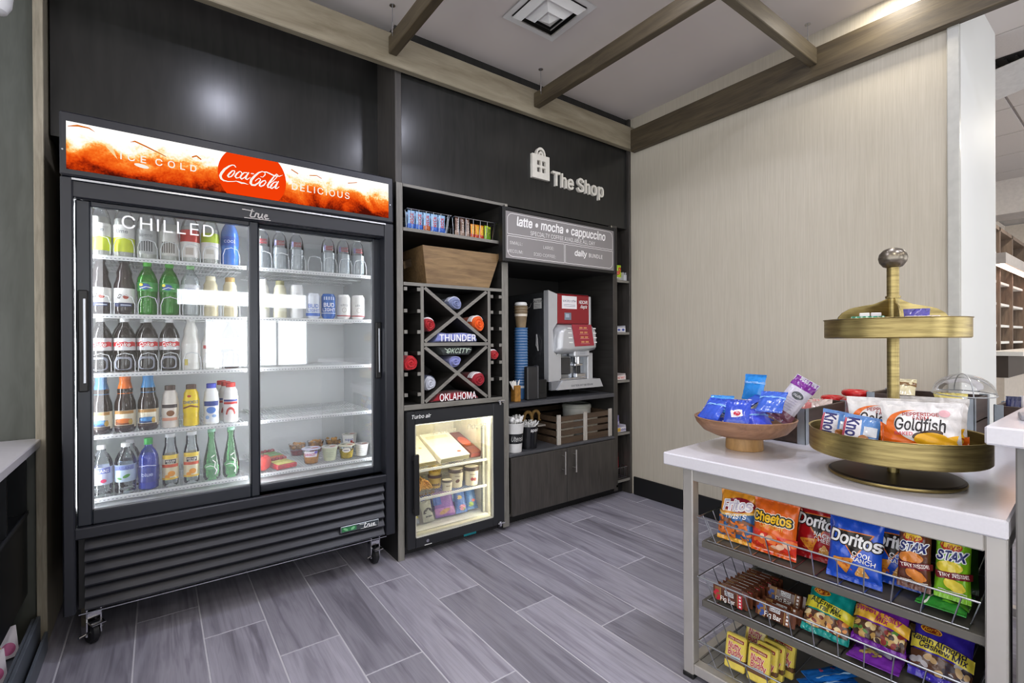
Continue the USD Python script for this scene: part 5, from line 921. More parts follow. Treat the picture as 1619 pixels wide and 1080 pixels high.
tb = thing('white_canister', 'white round lidded canister standing in the slatted crate', 'canister', mtx((2.478, 2.56, .4535)))
part(tb, 'body', lathe([(.098, 0), (.103, .185)], 32), mat('canister_white', 'dcdcd6', .45)); part(tb, 'lid', lathe([(.107, .183), (.107, .205), (.098, .214), (.09, .210), (.0, .208)], 32), mat('canister_lid', 'c9cbc0', .45))
# items on the narrow shelves
bag('candy_bag', 'green candy bag with red fruit on the upper narrow shelf', 'bag', .054, .115, .03, 'b4d42a', [('red_field', ellipse(.008, .080, .020, .018), 'cf3a2c'), ('fruit_chip', ellipse(-.016, .055, .016, .014), 'd9402c'), ('white_mark', unary_union([ellipse(.018, .045, .010, .012)]), 'eadf5a'), ('foot', rect(-.03, .03, 0, .024), 'e8e2da')], mtx((2.724, 2.37, 1.5640), 0), 'things on the narrow shelves', edge=.012)
def tray(lab, x, z, c, fc, w=.10, h=.035, items=()):
    t = thing('display_tray', lab, 'tray', mtx((x, 2.345, z)), 'things on the narrow shelves'); part(t, 'tray', [box(-w / 2, w / 2, 0, .003, 0, h), box(-w / 2, -w / 2 + .003, .003, .12, 0, h * 1.4), box(w / 2 - .003, w / 2, .003, .12, 0, h * 1.4), box(-w / 2, w / 2, .003, .12, 0, .003)], mat('card_' + c, c, .4)); prints(t, front(0, 0, 0), list(items)); return t
tray('white card tray with two blue crests on the second narrow shelf', 2.722, 1.1865, 'd6d6dc', None, items=[('crests', unary_union([ellipse(-.022, .017, .014, .008), ellipse(.024, .018, .014, .009)]), '4a5aa0')])
part('/World/display_tray', 'pens', [rod((-.03, .05, .01), (-.012, .045, .07), .004, 6), rod((-.01, .05, .01), (-.035, .04, .062), .004, 6)], ink('e4e4e4'))
tray('clear acrylic stand beside the green candy bag', 2.7705, 1.5635, 'c9ccd0', None, .032, .045)
tray('red and white card tray on the third narrow shelf', 2.722, .8385, 'e4dad6', None, h=.032, items=[('red_word', at(text('KITKAT', .014, True), 0, .016), 'cf3a2c')])
bag('red_packet', 'red packet leaning in the red and white tray', 'packet', .042, .085, .016, 'cf3a2c', [('white_band', rect(-.03, .03, .0, .02), 'ece6e2')], mtx((2.704, 2.385, .8435), 0), 'things on the narrow shelves', edge=.02, detail=(9, 9))
tray('white and yellow tray of clear bags on the fourth narrow shelf', 2.722, .4585, 'dcd8e0', None, h=.034, items=[('yellow', rect(-.05, -.01, .004, .03), 'd9b04a'), ('violet_word', at(text('mints', .016, True), .02, .016), '4f4a90')])
for i, lab in enumerate(('clear crinkled bag at the left of the white and yellow tray', 'clear violet bag at the right of the white and yellow tray')):
    bag('clear_bag', lab, 'bag', .042, .105, .03, 'b4b4c2' if i == 0 else '9a92c4', [('white_mark', rect(-.014, .014, .04, .06), 'e6e6ec')], mtx((2.699 + .046 * i, 2.41, .4635), 0), 'clear bags on the narrow shelves', seed=i + 3, edge=.02, detail=(9, 11))
nb2 = thing('wire_basket', 'small wire basket with a red bag on the lowest narrow shelf', 'basket', None, 'things on the narrow shelves'); wire_basket(nb2, 2.672, 2.774, 2.345, 2.50, .1215, .20, 5, 4, .004)
bag('red_chip_bag', 'dark red bag with upright white letters on the lowest narrow shelf', 'bag', .080, .165, .035, 'a81824', [('white_letters', at(text('DORITOS', .020, True), -.016, .085, 90), 'f2eeee')], mtx((2.712, 2.40, .1275), 8), 'things on the narrow shelves', seed=9, edge=.012)
# ------------------------------------------------------------------ display island
MI = mtx((1.405, 1.027, 0), -87.4)
def I(lx, ly, z, rz=0, rx=0, ry=0): return MI @ mtx((lx, ly, z), rz, rx, ry)
M_TUBE = mat('satin_steel_tube', 'c2beb8', .33, .55, var=.02); M_SHELF = mat('island_shelf_grey', '5c5953', .5, var=.05)
isd = thing('display_island', 'white quartz topped display island on a square steel frame', 'display island', MI)
part(isd, 'countertop', box(0, .835, 0, 1.385, .700, .742, .004), M_QUARTZ)
for x in (.066, .797):
    for y in (.015, 1.30): part(isd, 'leg', box(x, x + .036, y, y + .040, .0, .699, .003), M_TUBE)
for y in (.016, 1.301):
    part(isd, 'rail', box(.102, .797, y, y + .038, .660, .699, .003), M_TUBE); part(isd, 'rail', box(.102, .797, y, y + .038, .018, .052, .003), M_TUBE)
for x in (.067, .798):
    part(isd, 'side_rail', box(x, x + .034, .055, 1.30, .660, .699, .003), M_TUBE); part(isd, 'side_rail', box(x, x + .034, .055, 1.30, .018, .050, .003), M_TUBE)
for x in (.064, .795): part(isd, 'foot', box(x, x + .040, .012, .058, .0, .016, .003), M_BLACK)
part(isd, 'back_panel', box(.10, .800, .47, .485, .052, .660), M_BLACK)
for z in (.445, .250): part(isd, 'shelf', box(.125, .797, .030, .47, z, z + .021, .002), M_SHELF)
part(isd, 'bottom_shelf', box(.103, .797, .056, .47, .030, .048, .002), mat('island_floor_grey', '8b8a88', .5))
for nm, z in (('top', .468), ('middle', .273), ('bottom', .062)):
    t = thing('wire_basket', 'long chrome wire basket on the %s tier of the white topped island' % nm, 'basket', MI, 'long wire baskets in the island'); wire_basket(t, .142, .768, .037, .40, z + .0015, z + .078, 11, 6, .022, .0017)
# ------------------------------------------------------------------ bags of crisps
def curls(n, x0, x1, y0, y1, r, w, seed):
    ro = np.random.RandomState(seed); out = []
    for _ in range(n):
        cx, cy, a0 = ro.uniform(x0, x1), ro.uniform(y0, y1), ro.uniform(0, 6.28); out.append(stroke([(cx + r * math.cos(a0 + a), cy + r * .6 * math.sin(a0 + a)) for a in np.linspace(0, 2.6, 6)], w))
    return unary_union(out)
def blobs(n, x0, x1, y0, y1, r, seed, asp=.8):
    ro = np.random.RandomState(seed); return unary_union([ellipse(ro.uniform(x0, x1), ro.uniform(y0, y1), r * ro.uniform(.7, 1.2), r * asp * ro.uniform(.7, 1.2), ro.uniform(0, 180)) for _ in range(n)])
def tri(x, y, s, rot, r=.004): return at(Polygon([(-s, s * .55), (s, s * .62), (.06 * s, -s)]).buffer(-r).buffer(r), x, y, rot)
G1 = 'bags of crisps on the top tier of the island'
BAG = dict(edge=.0055, detail=(25, 31), lift=.00032)
fr_t = at(text('Fritos', .030, True, shear=.22, wide=.80), .004, .117, 9)
bag('crisp_bag', 'orange and blue corn twist bag at the left end of the top tier', 'bag', .112, .168, .050, 'e5982a', [
    ('blue_field', Polygon([(-.07, .084), (-.02, .082), (.07, .102), (.07, .0), (-.07, .0)]), '3b6ca6'), ('pale_band', stroke([(-.07, .094), (-.04, .082), (.0, .085), (.07, .106)], .007), 'f0c66a'),
    ('maroon_field', ellipse(.008, .118, .047, .023, 9), '8c1b2c'), ('lettering_edge', fr_t.buffer(.0028), 'f6f2f2'), ('lettering', fr_t.buffer(-.0002), 'c9c2d6'), ('white_sweep', stroke([(-.03, .094), (.0, .096), (.035, .112)], .0018), 'f6f2ee'),
    ('small_lettering', at(text('TWISTS', .014, True, shear=.3, wide=.85), .006, .083, 9), 'f2f2f2'), ('twist_shadow', curls(16, -.05, .05, .022, .068, .011, .009, 1), '7a4a2a'), ('twists', curls(26, -.05, .05, .020, .068, .010, .0065, 2), 'd9742c'), ('gold_foot', rect(-.07, .07, .0, .014), 'e6a838')], I(.208, .085, .4735, 2, -13), G1, seed=1, **BAG)
ch = at(text('Cheetos', .026, True, .02, 0, .78), -.004, .108, 1)
bag('crisp_bag', 'bright orange cheese puff bag with black edged yellow lettering on the top tier', 'bag', .130, .168, .055, 'e2661a', [
    ('red_field', Polygon([(-.08, .072), (.0, .062), (.08, .060), (.08, 0), (-.08, 0)]), 'd6331c'), ('lettering_halo', ch.buffer(.0058), 'f4ead8'), ('lettering_edge', ch.buffer(.0036), '1c1412'), ('lettering', ch, 'f3c21e'),
    ('small_lettering', at(text('CRUNCHY', .011, True, wide=.9), .0, .083), 'e8b04a'), ('puffs', curls(12, -.05, .05, .026, .056, .012, .010, 3), 'e8702c'), ('white_puffs', blobs(5, -.045, .045, .028, .052, .011, 4, .6), 'f0c0a0'), ('pale_foot', rect(-.08, .08, .008, .011), 'f2b0a0')], I(.328, .080, .4735, 0, -12), G1, seed=2, **BAG)
def dorito(lab, col, lx, ly, rz, rx, seed, flav, top=None, gz=0):
    tx = at(text('Doritos', .029, True, .016, .06, .84), .004, .112, -3)
    tr_ = tri(.002, .108, .044, 0, .001)
    q = [('triangle_edge', tr_, 'd9772a'), ('triangle', tr_.buffer(-.003), '1d1614'), ('lettering_edge', tx.buffer(.0026), '1a1412'), ('lettering', tx, 'f4f2f2'), ('small_lettering', unary_union([at(text(flav[0], .011, True), .022, .078, -6), at(text(flav[1], .011, True), .024, .064, -6)]), 'f0eeee')]
    q += [('large_chip', tri(-.018, .046, .027, 8), 'd98a2e'), ('chip_specks', blobs(16, -.034, .0, .034, .058, .0024, seed), 'b8541e'), ('small_chip', tri(.022, .034, .020, 60), 'e0a050'), ('chip_dust', blobs(10, .010, .034, .026, .044, .0022, seed + 5), 'f0d0a0')]
    return bag('crisp_bag', lab, 'bag', .128, .185, .055, col, q, I(lx, ly, .4735 + gz, rz, rx), G1, seed=seed, **BAG)
dorito('dark red tortilla chip bag with black triangle between the orange and blue bags', 'a3151b', .428, .142, 0, -11, 11, ('NACHO', 'CHEESE'))
dorito('large bright blue tortilla chip bag in the middle of the top tier', '1d4fc2', .536, .075, 0, -11, 12, ('COOL', 'RANCH'))
dorito('second blue tortilla chip bag half hidden behind the first', '1d4fc2', .602, .140, 0, -11, 13, ('COOL', 'RANCH'))
def stax(lab, col, lx, ly, rz, rx, chip, seed):
    la = at(text('Lays', .012, True, shear=.1, wide=.9), -.002, .126); sx = at(text('STAX', .021, True, .012, .28, .66), .0, .104, 4); bn = at(rect(-.031, .031, -.008, .008, .003), .003, .060, 8)
    return bag('crisp_bag', lab, 'bag', .067, .186, .040, col, [('red_oval', ellipse(-.002, .126, .020, .012), 'c02a24'), ('yellow_oval', ellipse(-.002, .128, .018, .009), 'f0c83a'), ('logo_lettering', la, 'a81f1c'), ('lettering_edge', sx.buffer(.0022), 'f4f4f4'), ('lettering', sx.buffer(.0001), '1f2870'),
        ('round_chip', ellipse(-.004, .078, .023, .014, 10), chip), ('second_chip', ellipse(.006, .038, .020, .013, -25), chip), ('banner', bn, '6e1620'), ('banner_lettering', at(text('TRAY INSIDE', .008, True, wide=.72), .003, .061, 8), 'eee6e0'), ('fine_print', unary_union([rect(-.026, .026, .022, .024), rect(-.02, .02, .017, .0185)]), 'd9d4cc')], I(lx, ly, .5035, rz, rx), G1, seed=seed, **BAG)
stax('brown crisp bag with a yellow oval logo right of the blue bags', '5f3322', .662, .080, 0, -9, 'd9822e', 21)
stax('lime green crisp bag with a yellow oval logo at the right of the top tier', '7dba20', .733, .085, 0, -9, 'e6d040', 22)
bag('crisp_bag', 'yellow green onion ring bag peeping out behind the orange corn bag', 'bag', .105, .195, .045, 'b9c41f', [('lettering_edge', at(text('Fun', .030, True), -.012, .172, -10).buffer(.003), 'd9e03a'), ('lettering', at(text('Fun', .030, True), -.012, .172, -10), '2c7a1e')], I(.232, .215, .484, -4, -10, 8), G1, seed=31, edge=.008, detail=(17, 21))
bag('crisp_bag', 'orange bag standing behind the cheese puff bag', 'bag', .130, .180, .045, 'c8501c', [('red_band', rect(-.07, .07, .0, .06), 'a8321c')], I(.372, .205, .4745, 0, -10), G1, seed=32, edge=.012)
bag('crisp_bag', 'dark red bag standing behind the dark red tortilla chip bag', 'bag', .130, .180, .045, '7c1214', [('black_band', rect(-.07, .07, .05, .08), '3a1012')], I(.452, .268, .4745, 0, -10), G1, seed=33, edge=.012)
bag('crisp_bag', 'dark green bag in shade behind the lime green one', 'bag', .08, .185, .040, '2c5a1c', [('pale_strip', rect(-.02, -.012, 0, .19), '9ab58a')], I(.722, .235, .4745, 0, -8), G1, seed=34, edge=.012)
bag('crisp_bag', 'green bag lying flat in the basket under the lime green one', 'bag', .092, .130, .024, '2f8a34', [('white_line', stroke([(-.03, .0), (-.01, .09), (.04, .12)], .004), 'e4ece2'), ('lime_field', rect(.0, .05, .03, .11), '5fae2e')], I(.716, .052, .4875, 0, -90, 0), G1, seed=35, edge=.010)
# ------------------------------------------------------------------ fig bars, trail mixes
G2 = 'fig bars on the middle tier'
def figbar(lab, M, berry, bc):
    t = thing('fig_bar', lab, 'snack bar', M, G2); w, h, d = .112, .046, .016
    part(t, 'wrapper', box(-w / 2 + .008, w / 2 - .008, -d / 2, d / 2, 0, h, .005), film('5c3220'))
    part(t, 'end_seal', box(-w / 2, -w / 2 + .009, -.001, .001, 0, h), film('6a3c28'), False); part(t, 'end_seal', box(w / 2 - .009, w / 2, -.001, .001, 0, h), film('6a3c28'), False)
    fr_ = front(0, -d / 2, 0)
    tx = at(text('Fig Bar', .0135, True, wide=.78), -.003, .0135)
    prints(t, fr_, [('berry_field', rect(-w / 2 + .010, -.026, .002, h - .002), '6b3a20' if bc[0] == 'b' else '8a6238'), ('berries', blobs(6, -.046, -.030, .006, .040, .006, 3), berry), ('gold_line', rect(-.0275, -.0262, .001, h - .001).union(rect(.0275, .0288, .001, h - .001)), 'c9a05a'), ('white_block', rect(-.014, .016, .026, .041), 'e4e4e6'), ('block_lettering', unary_union([at(text('NATURES', .0055, True), .001, .0365), at(text('BAKERY', .0055, True), .001, .0300)]), '4a3a34'), ('lettering', tx, 'f4f0ec'), ('side_field', rect(.030, .044, .002, h - .002), bc), ('side_marks', unary_union([rect(.034, .040, .006 + .010 * k, .012 + .010 * k) for k in range(4)]), 'e8e4e2')])
    prints(t, plane((0, 0, h), (1, 0, 0), (0, 1, 0)), [('top_dash', rect(-.012, .020, -.002, .002), 'd9d9da')]); return t
f0 = figbar('nearest raspberry fig bar of the upright row at the left of the middle tier', I(.203, .064, .2785, 0), 'c4203a', 'c02a3a')
for i in range(1, 10): copy(f0, I(.203 + .003 * i + .003 * (i % 3), .064 + .0215 * i, .2795, (i * 37 % 5 - 2) * .4, 0, (i * 53 % 5 - 2) * .5), 'brown raspberry fig bar filed behind the nearest one in the upright row', 'raspberry fig bars filed in a row')
f1 = figbar('front blueberry fig bar leaning against the basket on the middle tier', I(.338, .066, .2835, 0, -12, 1.5), '2f4a90', '7a4a2e')
for k, (lx, ly, z, rz, rx, lab) in enumerate(((.345, .098, .2815, 0, -12, 'blueberry fig bar directly behind the front one'), (.330, .160, .292, 0, -22, 'rear blueberry fig bar with its berries showing above the others'))): copy(f1, I(lx, ly, z, rz, rx), lab)
G3 = 'trail mix bags on the middle tier'
def mix(lab, col, yc, l1, l2, tc, nuts, lx, ly, rz, rx, seed, w=.118, h=.172, z=.288, ry=0):
    wave = Polygon([(-.07, .100), (-.03, .096), (.02, .088), (.07, .080), (.07, .050), (.02, .060), (-.03, .064), (-.07, .066)])
    win = Polygon([(-.058, .062), (-.03, .060), (.02, .056), (.058, .046), (.055, .012), (.0, .018), (-.055, .020)])
    q = [('window_field', win, '5a3a28')] + [('nuts', blobs(n, -.05, .05, .020, .052, r, seed + i, .75), c) for i, (c, n, r) in enumerate(nuts)]
    q += [('yellow_band', wave, yc), ('oval_edge', ellipse(-.022, .115, .021, .010, -6), 'd9a52a'), ('oval', ellipse(-.022, .115, .0185, .0078, -6), '8a3414'), ('oval_lettering', at(text("Kar's", .009, True, shear=.2), -.022, .115, -6), 'e8a82a'),
          ('lettering', unary_union([at(text(l1, .0125, True, wide=.9), -.006, .0855, -7), at(text(l2, .0125, True, wide=.9), .004, .0715, -7)]), tc), ('fine_print', at(text('GLUTEN FREE', .005, True), -.026, .132, -4), 'e6e2ea'), ('foot', Polygon([(-.07, 0), (.07, 0), (.07, .012), (.0, .018), (-.07, .020)]), col)]
    return bag('trail_mix_bag', lab, 'bag', w, h, .040, col, q, I(lx, ly, z, rz, rx, ry), G3, seed=seed, seal=.10, wrinkle=.003, **BAG)
mix('teal trail mix bag with a yellow band on the middle tier', '0e8d86', 'dfd23a', 'All Energy', 'Trail Mix', '22301e', (('c89a5a', 16, .009), ('e8d2a0', 8, .010), ('7a2f22', 6, .008), ('d98a3a', 4, .007)), .463, .080, 0, -40, 41)
mix('purple trail mix bag with an orange and yellow band on the middle tier', '6b2392', 'edb83a', 'Sweet & Salty', 'Mix', 'b02a6a', (('c8a05a', 16, .008), ('5a8a3a', 8, .007), ('8a2f2a', 6, .007), ('e0c890', 6, .008), ('3a2420', 6, .007)), .585, .082, 0, -40, 42, z=.312, h=.160)
mix('blue violet trail mix bag at the right end of the middle tier', '38299e', 'e4d34a', 'Raisin Almond', 'Cashew Mix', '241f3a', (('b8b4b8', 10, .010), ('3a2f38', 10, .008), ('c9a878', 6, .009)), .707, .082, 0, -40, 43)
mix('teal trail mix bag behind the front teal one', '0c6f68', 'b9b53a', 'All Energy', 'Trail Mix', '22301e', (('c89a5a', 10, .009),), .470, .215, 0, -38, 44, h=.150)
mix('dark purple trail mix bag behind the front purple one', '4f1c70', 'c79a3a', 'Sweet & Salty', 'Mix', '7a2a5a', (('c8a05a', 10, .008),), .592, .235, 0, -38, 45, h=.150)
bag('trail_mix_bag', 'purple trail mix bag lying under the upright purple one', 'bag', .112, .125, .018, '7a32a8', [('pale_field', rect(-.03, .03, .05, .07), 'd9d4e4'), ('nuts', blobs(12, -.03, .02, .03, .05, .006, 5), 'b8a05a'), ('pink_band', rect(-.06, .06, .085, .095), 'c84a6a')], I(.583, .046, .2875, 0, -90), G3, seed=46, edge=.010)
# ------------------------------------------------------------------ bottom tier
G4 = 'wafer packets on the bottom tier'
def nutty(lab, M):
    t = thing('wafer_packet', lab, 'packet', M, G4); w, h, d = .064, .104, .020
    part(t, 'wrapper', box(-w / 2, w / 2, -d / 2, d / 2, 0, h, .004), film('e6cf5c')); part(t, 'brown_end', box(-w / 2 - .0004, w / 2 + .0004, -d / 2 - .0004, d / 2 + .0004, .020, .038, .003), film('6a4a30'))
    prints(t, front(0, -d / 2 - .0005, 0), [('maroon_band', at(rect(-.025, .025, -.005, .005, .002), 0, .090, -4), '8c1c2c'), ('band_lettering', at(text('Little Debbie', .0055, True), 0, .090, -4), 'e0c8a0'), ('lettering_edge', unary_union([at(text('Nutty', .018, True, wide=.62), -.002, .070, -4), at(text('Buddy', .018, True, wide=.62), .002, .050, -4)]).buffer(.0012), 'f0d8c0'), ('lettering', unary_union([at(text('Nutty', .018, True, wide=.62), -.002, .070, -4), at(text('Buddy', .018, True, wide=.62), .002, .050, -4)]), 'b02434'), ('blue_mark', rect(-.012, .018, .036, .042), 'b4c4c8')]); return t
n0 = nutty('leftmost yellow wafer packet with red lettering on the bottom tier', I(.214, .070, .0705, 4, -14))
for lx, ly, rz, rx, ry, z, lab in ((.288, .066, 2, -12, 0, .0705, 'second yellow wafer packet with red lettering on the bottom tier'), (.298, .098, 0, -12, 0, .0705, 'yellow wafer packet just behind the second one'), (.306, .126, -2, -12, 0, .0705, 'third yellow wafer packet of the file behind the second one'), (.232, .160, 8, -20, 4, .085, 'rear yellow wafer packet with its maroon band showing above the leftmost one'), (.322, .160, -2, -14, 0, .0705, 'rearmost yellow wafer packet of the file')): copy(n0, I(lx, ly, z, rz, rx, ry), lab)
for i in range(4):
    t = bag('blue_packet', ('nearest', 'second', 'third', 'rearmost')[i] + ' bright blue packet fanned out beside the wafer packets', 'packet', .055, .150, .016, '1f6fc8', [('red_dots', unary_union([ellipse(-.01, .05 + .035 * k, .006, .006) for k in range(3)]), 'c04a6a'), ('pale_line', rect(.012, .016, .02, .14), 'a8d0f0')], I(.392 + .008 * i, .060 + .010 * i, .074 + .0235 * i, -38, -82), 'blue packets on the bottom tier', seed=50 + i, edge=.010, detail=(9, 13))
# ------------------------------------------------------------------ bowl of sachets
BC = I(.158, .262, .742)
M_BOWL = grain('turned_wood', 'a97f60', '7d5a42', .5, 'x', 9, 6, .05); M_FOOT = grain('pale_turned_wood', 'c49a62', '9a7446', .5, 'z', 9, 6, .05)
bw = thing('wooden_bowl', 'shallow turned wooden bowl on a pale foot at the end of the white counter', 'bowl', BC)
part(bw, 'bowl', lathe([(.0, .046), (.062, .046), (.10, .050), (.136, .066), (.159, .092), (.166, .112), (.162, .114), (.153, .096), (.130, .074), (.09, .062), (.0, .060)], 48, False), M_BOWL, 40)
part(bw, 'foot', lathe([(.0, .0005), (.060, .0005), (.0615, .004), (.0595, .046), (.0, .046)], 40, False), M_FOOT)
ro = np.random.RandomState(12); G5 = 'blue sweet sachets in the wooden bowl'
SB = [(0.007, -0.024, 0.074, -48, -66, '3a58c8', 0, 'blue sachet at the bottom of the heap in the middle of the bowl'),
      (0.005, 0.05, 0.078, 15, -72, '3450c4', 0, 'blue sachet at the back bottom of the heap'),
      (-0.053, -0.028, 0.076, 47, -70, '3a4ab0', 0, 'dark blue sachet at the bottom left of the heap'),
      (0.004, -0.122, 0.086, 4, -75, '3f5fd0', 0, 'blue sachet lying at the front of the bowl'),
      (0.101, -0.074, 0.086, 53, -50, '4a58d8', 0, 'violet blue sachet sticking out at the right front of the bowl'),
      (-0.094, -0.077, 0.106, -1, -55, '2f4fc8', 1, 'bright blue sachet with a white and red badge at the left of the bowl'),
      (-0.035, 0.008, 0.098, -54, -62, '3f66d8', 1, 'blue badged sachet in the middle of the heap'),
      (0.035, -0.135, 0.1, 13, -30, '3450c4', 1, 'badged blue sachet standing at the front rim of the bowl'),
      (-0.072, -0.119, 0.108, -10, -45, '3f5fd0', 0, 'blue sachet lying on the left front rim of the bowl'),
      (-0.084, -0.005, 0.118, 22, -55, '4a9ae0', 0, 'light blue sachet at the left back of the heap'),
      (0.104, -0.053, 0.146, 7, -50, '4068d0', 0, 'blue sachet leaning against the silver pouch'),
      (-0.018, -0.013, 0.138, -41, -60, '3a58c8', 1, 'badged blue sachet at the top of the heap'),
      (-.010, .082, .165, -8, -16, '2f8fe0', 0, 'sky blue sachet standing up at the top of the heap')]
for i, (x, y, z, rz, rx, c, badge, lab) in enumerate(SB):
    its = [('white_badge', at(rect(-.018, .018, -.013, .013, .004), .0, .042, 12), 'e6e2ea'), ('red_mark', ellipse(.002, .042, .011, .008), 'c02a44')] if badge else [('pale_strip', rect(-.04, .04, .060, .068), '7fb0ea')]
    bag('sweet_sachet', lab, 'sachet', .082, .096, .019, c, its, BC @ mtx((x, y, z), rz, rx), G5, seed=60 + i, edge=.010, detail=(11, 13), wrinkle=.002)
bag('nut_pouch', 'silver pouch with a purple top strip leaning out of the wooden bowl', 'pouch', .080, .175, .022, 'c9c4d0', [('purple_band', rect(-.05, .05, .135, .176), '7a2a8c'), ('round_mark', ellipse(.006, .108, .019, .013), '4a4f52'), ('mark_lettering', at(text('nuts', .010, shear=.2), .006, .108), 'd9d9dc'), ('fine_lines', unary_union([rect(-.028, .02, .088 - .009 * k, .0892 - .009 * k) for k in range(5)]), '9a94a4'), ('pink_foot', rect(-.05, .05, 0, .04), '8a5a6a')], BC @ mtx((.085, .055, .106), 2, -22, 30), None, seed=80, edge=.008, detail=(15, 21), wrinkle=.002)
# ------------------------------------------------------------------ two-tier brass stand
def brass(name, light, dark, rough):
    return raw(name, {'tc': ('texture_coordinate', {}), 'mp': ('mapping', {'scale': (2.0, 2.0, 30.0)}), 'n': ('noise_texture', {'scale': 4.0, 'detail': 5.0, 'roughness': .6}), 'n2': ('noise_texture', {'scale': 9.0, 'detail': 4.0}),
        'r': ('rgb_ramp', {'ramp': [(.3, lin(dark)), (.65, lin(light))]}), 'm': ('map_range', {'from_min': .3, 'from_max': .7, 'to_min': rough - .08, 'to_max': rough + .10}), 'p': ('principled_bsdf', {'metallic': .9})},
        [('tc.object', 'mp.vector'), ('mp.vector', 'n.vector'), ('tc.object', 'n2.vector'), ('n.fac', 'r.fac'), ('n2.fac', 'm.value'), ('m.result', 'p.roughness'), ('r.color', 'p.base_color')], 'p.BSDF')
M_BRASS = brass('aged_brass', 'b5a36c', '83734a', .36); M_DISC = mat('dark_bronze_disc', '37322e', .38, .6, var=.1)
SM = mtx((1.657, .447, .7425))
st = thing('tiered_stand', 'two-tier aged brass serving stand with a ball finial on the white counter', 'serving stand', SM)
part(st, 'base_disc', lathe([(.0, 0), (.150, 0), (.152, .004), (.151, .010), (.146, .013), (.0, .014)], 56, False), M_DISC); part(st, 'base_rim', lathe([(.1515, .001), (.1535, .005), (.1520, .009)], 56, False), M_BRASS)
part(st, 'pole', rod((0, 0, .013), (0, 0, .585), .0142, 20), M_BRASS)
def tray_(r, z0, z1): return lathe([(.0, z0), (r - .003, z0), (r, z0 + .003), (r, z1 - .003), (r + .003, z1 - .001), (r + .002, z1), (r - .002, z1 - .002), (r - .003, z0 + .004), (.0, z0 + .004)], 72, False)
part(st, 'lower_tray', tray_(.200, .066, .132), M_BRASS, 40); part(st, 'upper_tray', tray_(.162, .388, .442), M_BRASS, 40)
def fin(r, z, zp, ang):
    xs = np.linspace(.012, r - .004, 14); P = [(x, z + (zp - z) * float(np.interp(x / r, [0, .08, .18, .35, .55, .75, .9, .97, 1.0], [1.0, 1.0, .86, .70, .62, .52, .32, .12, .0]))) for x in xs]
    g = Polygon([(xs[0], z - .045), *P, (xs[-1], z - .045)]); m = extrude(g, .003); v = m.vertices; m.vertices = np.stack([v[:, 0], v[:, 2], v[:, 1]], 1); m.fix_normals(); return tf(m, mtx(rz=ang))
for a in (143, -38, 200): part(st, 'divider', fin(.158, .440, .502, a), M_BRASS, smooth=False)
part(st, 'collar', [rod((0, 0, .500), (0, 0, .506), .0175, 20), rod((0, 0, .445), (0, 0, .452), .0175, 20)], M_BRASS)
part(st, 'finial', mv(lathe([(.010, -.028), (.022, -.024), (.031, -.012), (.0335, .0), (.031, .012), (.022, .023), (.010, .028), (.0, .0285)], 36), z=.612), brass('finial_metal', '8d8578', '6a6256', .28), True)
def S(x, y, z, rz=0, rx=0, ry=0): return mtx((1.657 + x, .447 + y, .7425 + z), rz, rx, ry)
gf = at(text('Goldfish', .030, True, -.006, .12, .62), -.002, .092)
def gold(lab, M, seed):
    fish = Polygon([(.02 + .034 * math.cos(a), .056 + .019 * math.sin(a)) for a in np.linspace(.5, 5.78, 22)] + [(.070, .044), (.066, .056), (.070, .070)])
    ring = ellipse(-.002, .080, .068, .046, -14)
    return bag('cracker_bag', lab, 'bag', .165, .150, .042, 'e9e6e6', [('orange_field', Polygon([(-.09, .0), (.09, .0), (.09, .050), (.05, .044), (.0, .046), (-.04, .066), (-.09, .100)]), 'e8681c'), ('orange_ring', ring.difference(ellipse(.006, .084, .060, .042, -14)).intersection(rect(-.09, .05, 0, .15)), 'e8701e'), ('white_oval', ellipse(.006, .082, .058, .036, -10), 'f2f0f2'), ('maker_lettering', unary_union([at(text('PEPPERIDGE', .0085, True), .0, .118, 2), at(text('FARM', .0085, True), .0, .108, 2)]), 'a83a3a'), ('lettering', gf, '2a2428'), ('flavour_lettering', at(text('BAKED', .008, True), -.034, .068), 'd95a6a'), ('dark_leaf', ellipse(.012, .068, .030, .011, 14), '4a3a34'), ('fish', fish, 'f0b422'), ('small_fish', unary_union([ellipse(-.04, .032, .018, .010), ellipse(.052, .036, .016, .010), ellipse(.0, .026, .014, .009)]), 'f2c03a'), ('pink_spot', ellipse(.046, .122, .010, .008), 'e8b4bc')], M, 'goldfish cracker bags on the lower tier', seed=seed, seal=.09, wrinkle=.0028, **BAG)
def knop(lab, M, seed):
    tx = at(text('Knoppers', .026, True, .02, 0, .8), -.021, .0, -90); tx = affinity.translate(tx, 0, .088 - tx.bounds[3])
    return bag('wafer_pack', lab, 'packet', .084, .098, .018, '5f92d6', [('white_band', rect(-.040, -.002, .010, .086), 'eceaf2'), ('lettering', tx, '2c2a72'), ('milk_field', rect(.004, .034, .044, .070), 'dfe4ee'), ('hazel_chip', ellipse(.006, .036, .012, .010), 'b0703a'), ('nuts', ellipse(.012, .024, .011, .008), 'e0c24a'), ('pink_strip', rect(-.040, -.036, .010, .086), 'c0566a')], M, 'blue and white wafer packs on the lower tier', seed=seed, edge=.006, detail=(17, 19), lift=.0003, wrinkle=.0014)
def SD(d, e, z, rz=0, rx=0, ry=0): return S(-.966 * d + .26 * e, -.26 * d - .966 * e, z, rz - 75, rx, ry)
gold('front white and orange cracker bag with black lettering on the lower brass tier', SD(.103, .056, .0735, 0, -5, -1), 91)
gold('white and orange cracker bag partly hidden at the left of the front one', SD(.050, -.022, .0735, 2, -5), 92)
gold('rear white and orange cracker bag right behind the front one', SD(-.048, .078, .0735, 0, -5), 93)
knop('right blue and white wafer pack with sideways lettering on the lower tier', SD(.096, -.076, .0785, 4, -12, 8), 95)
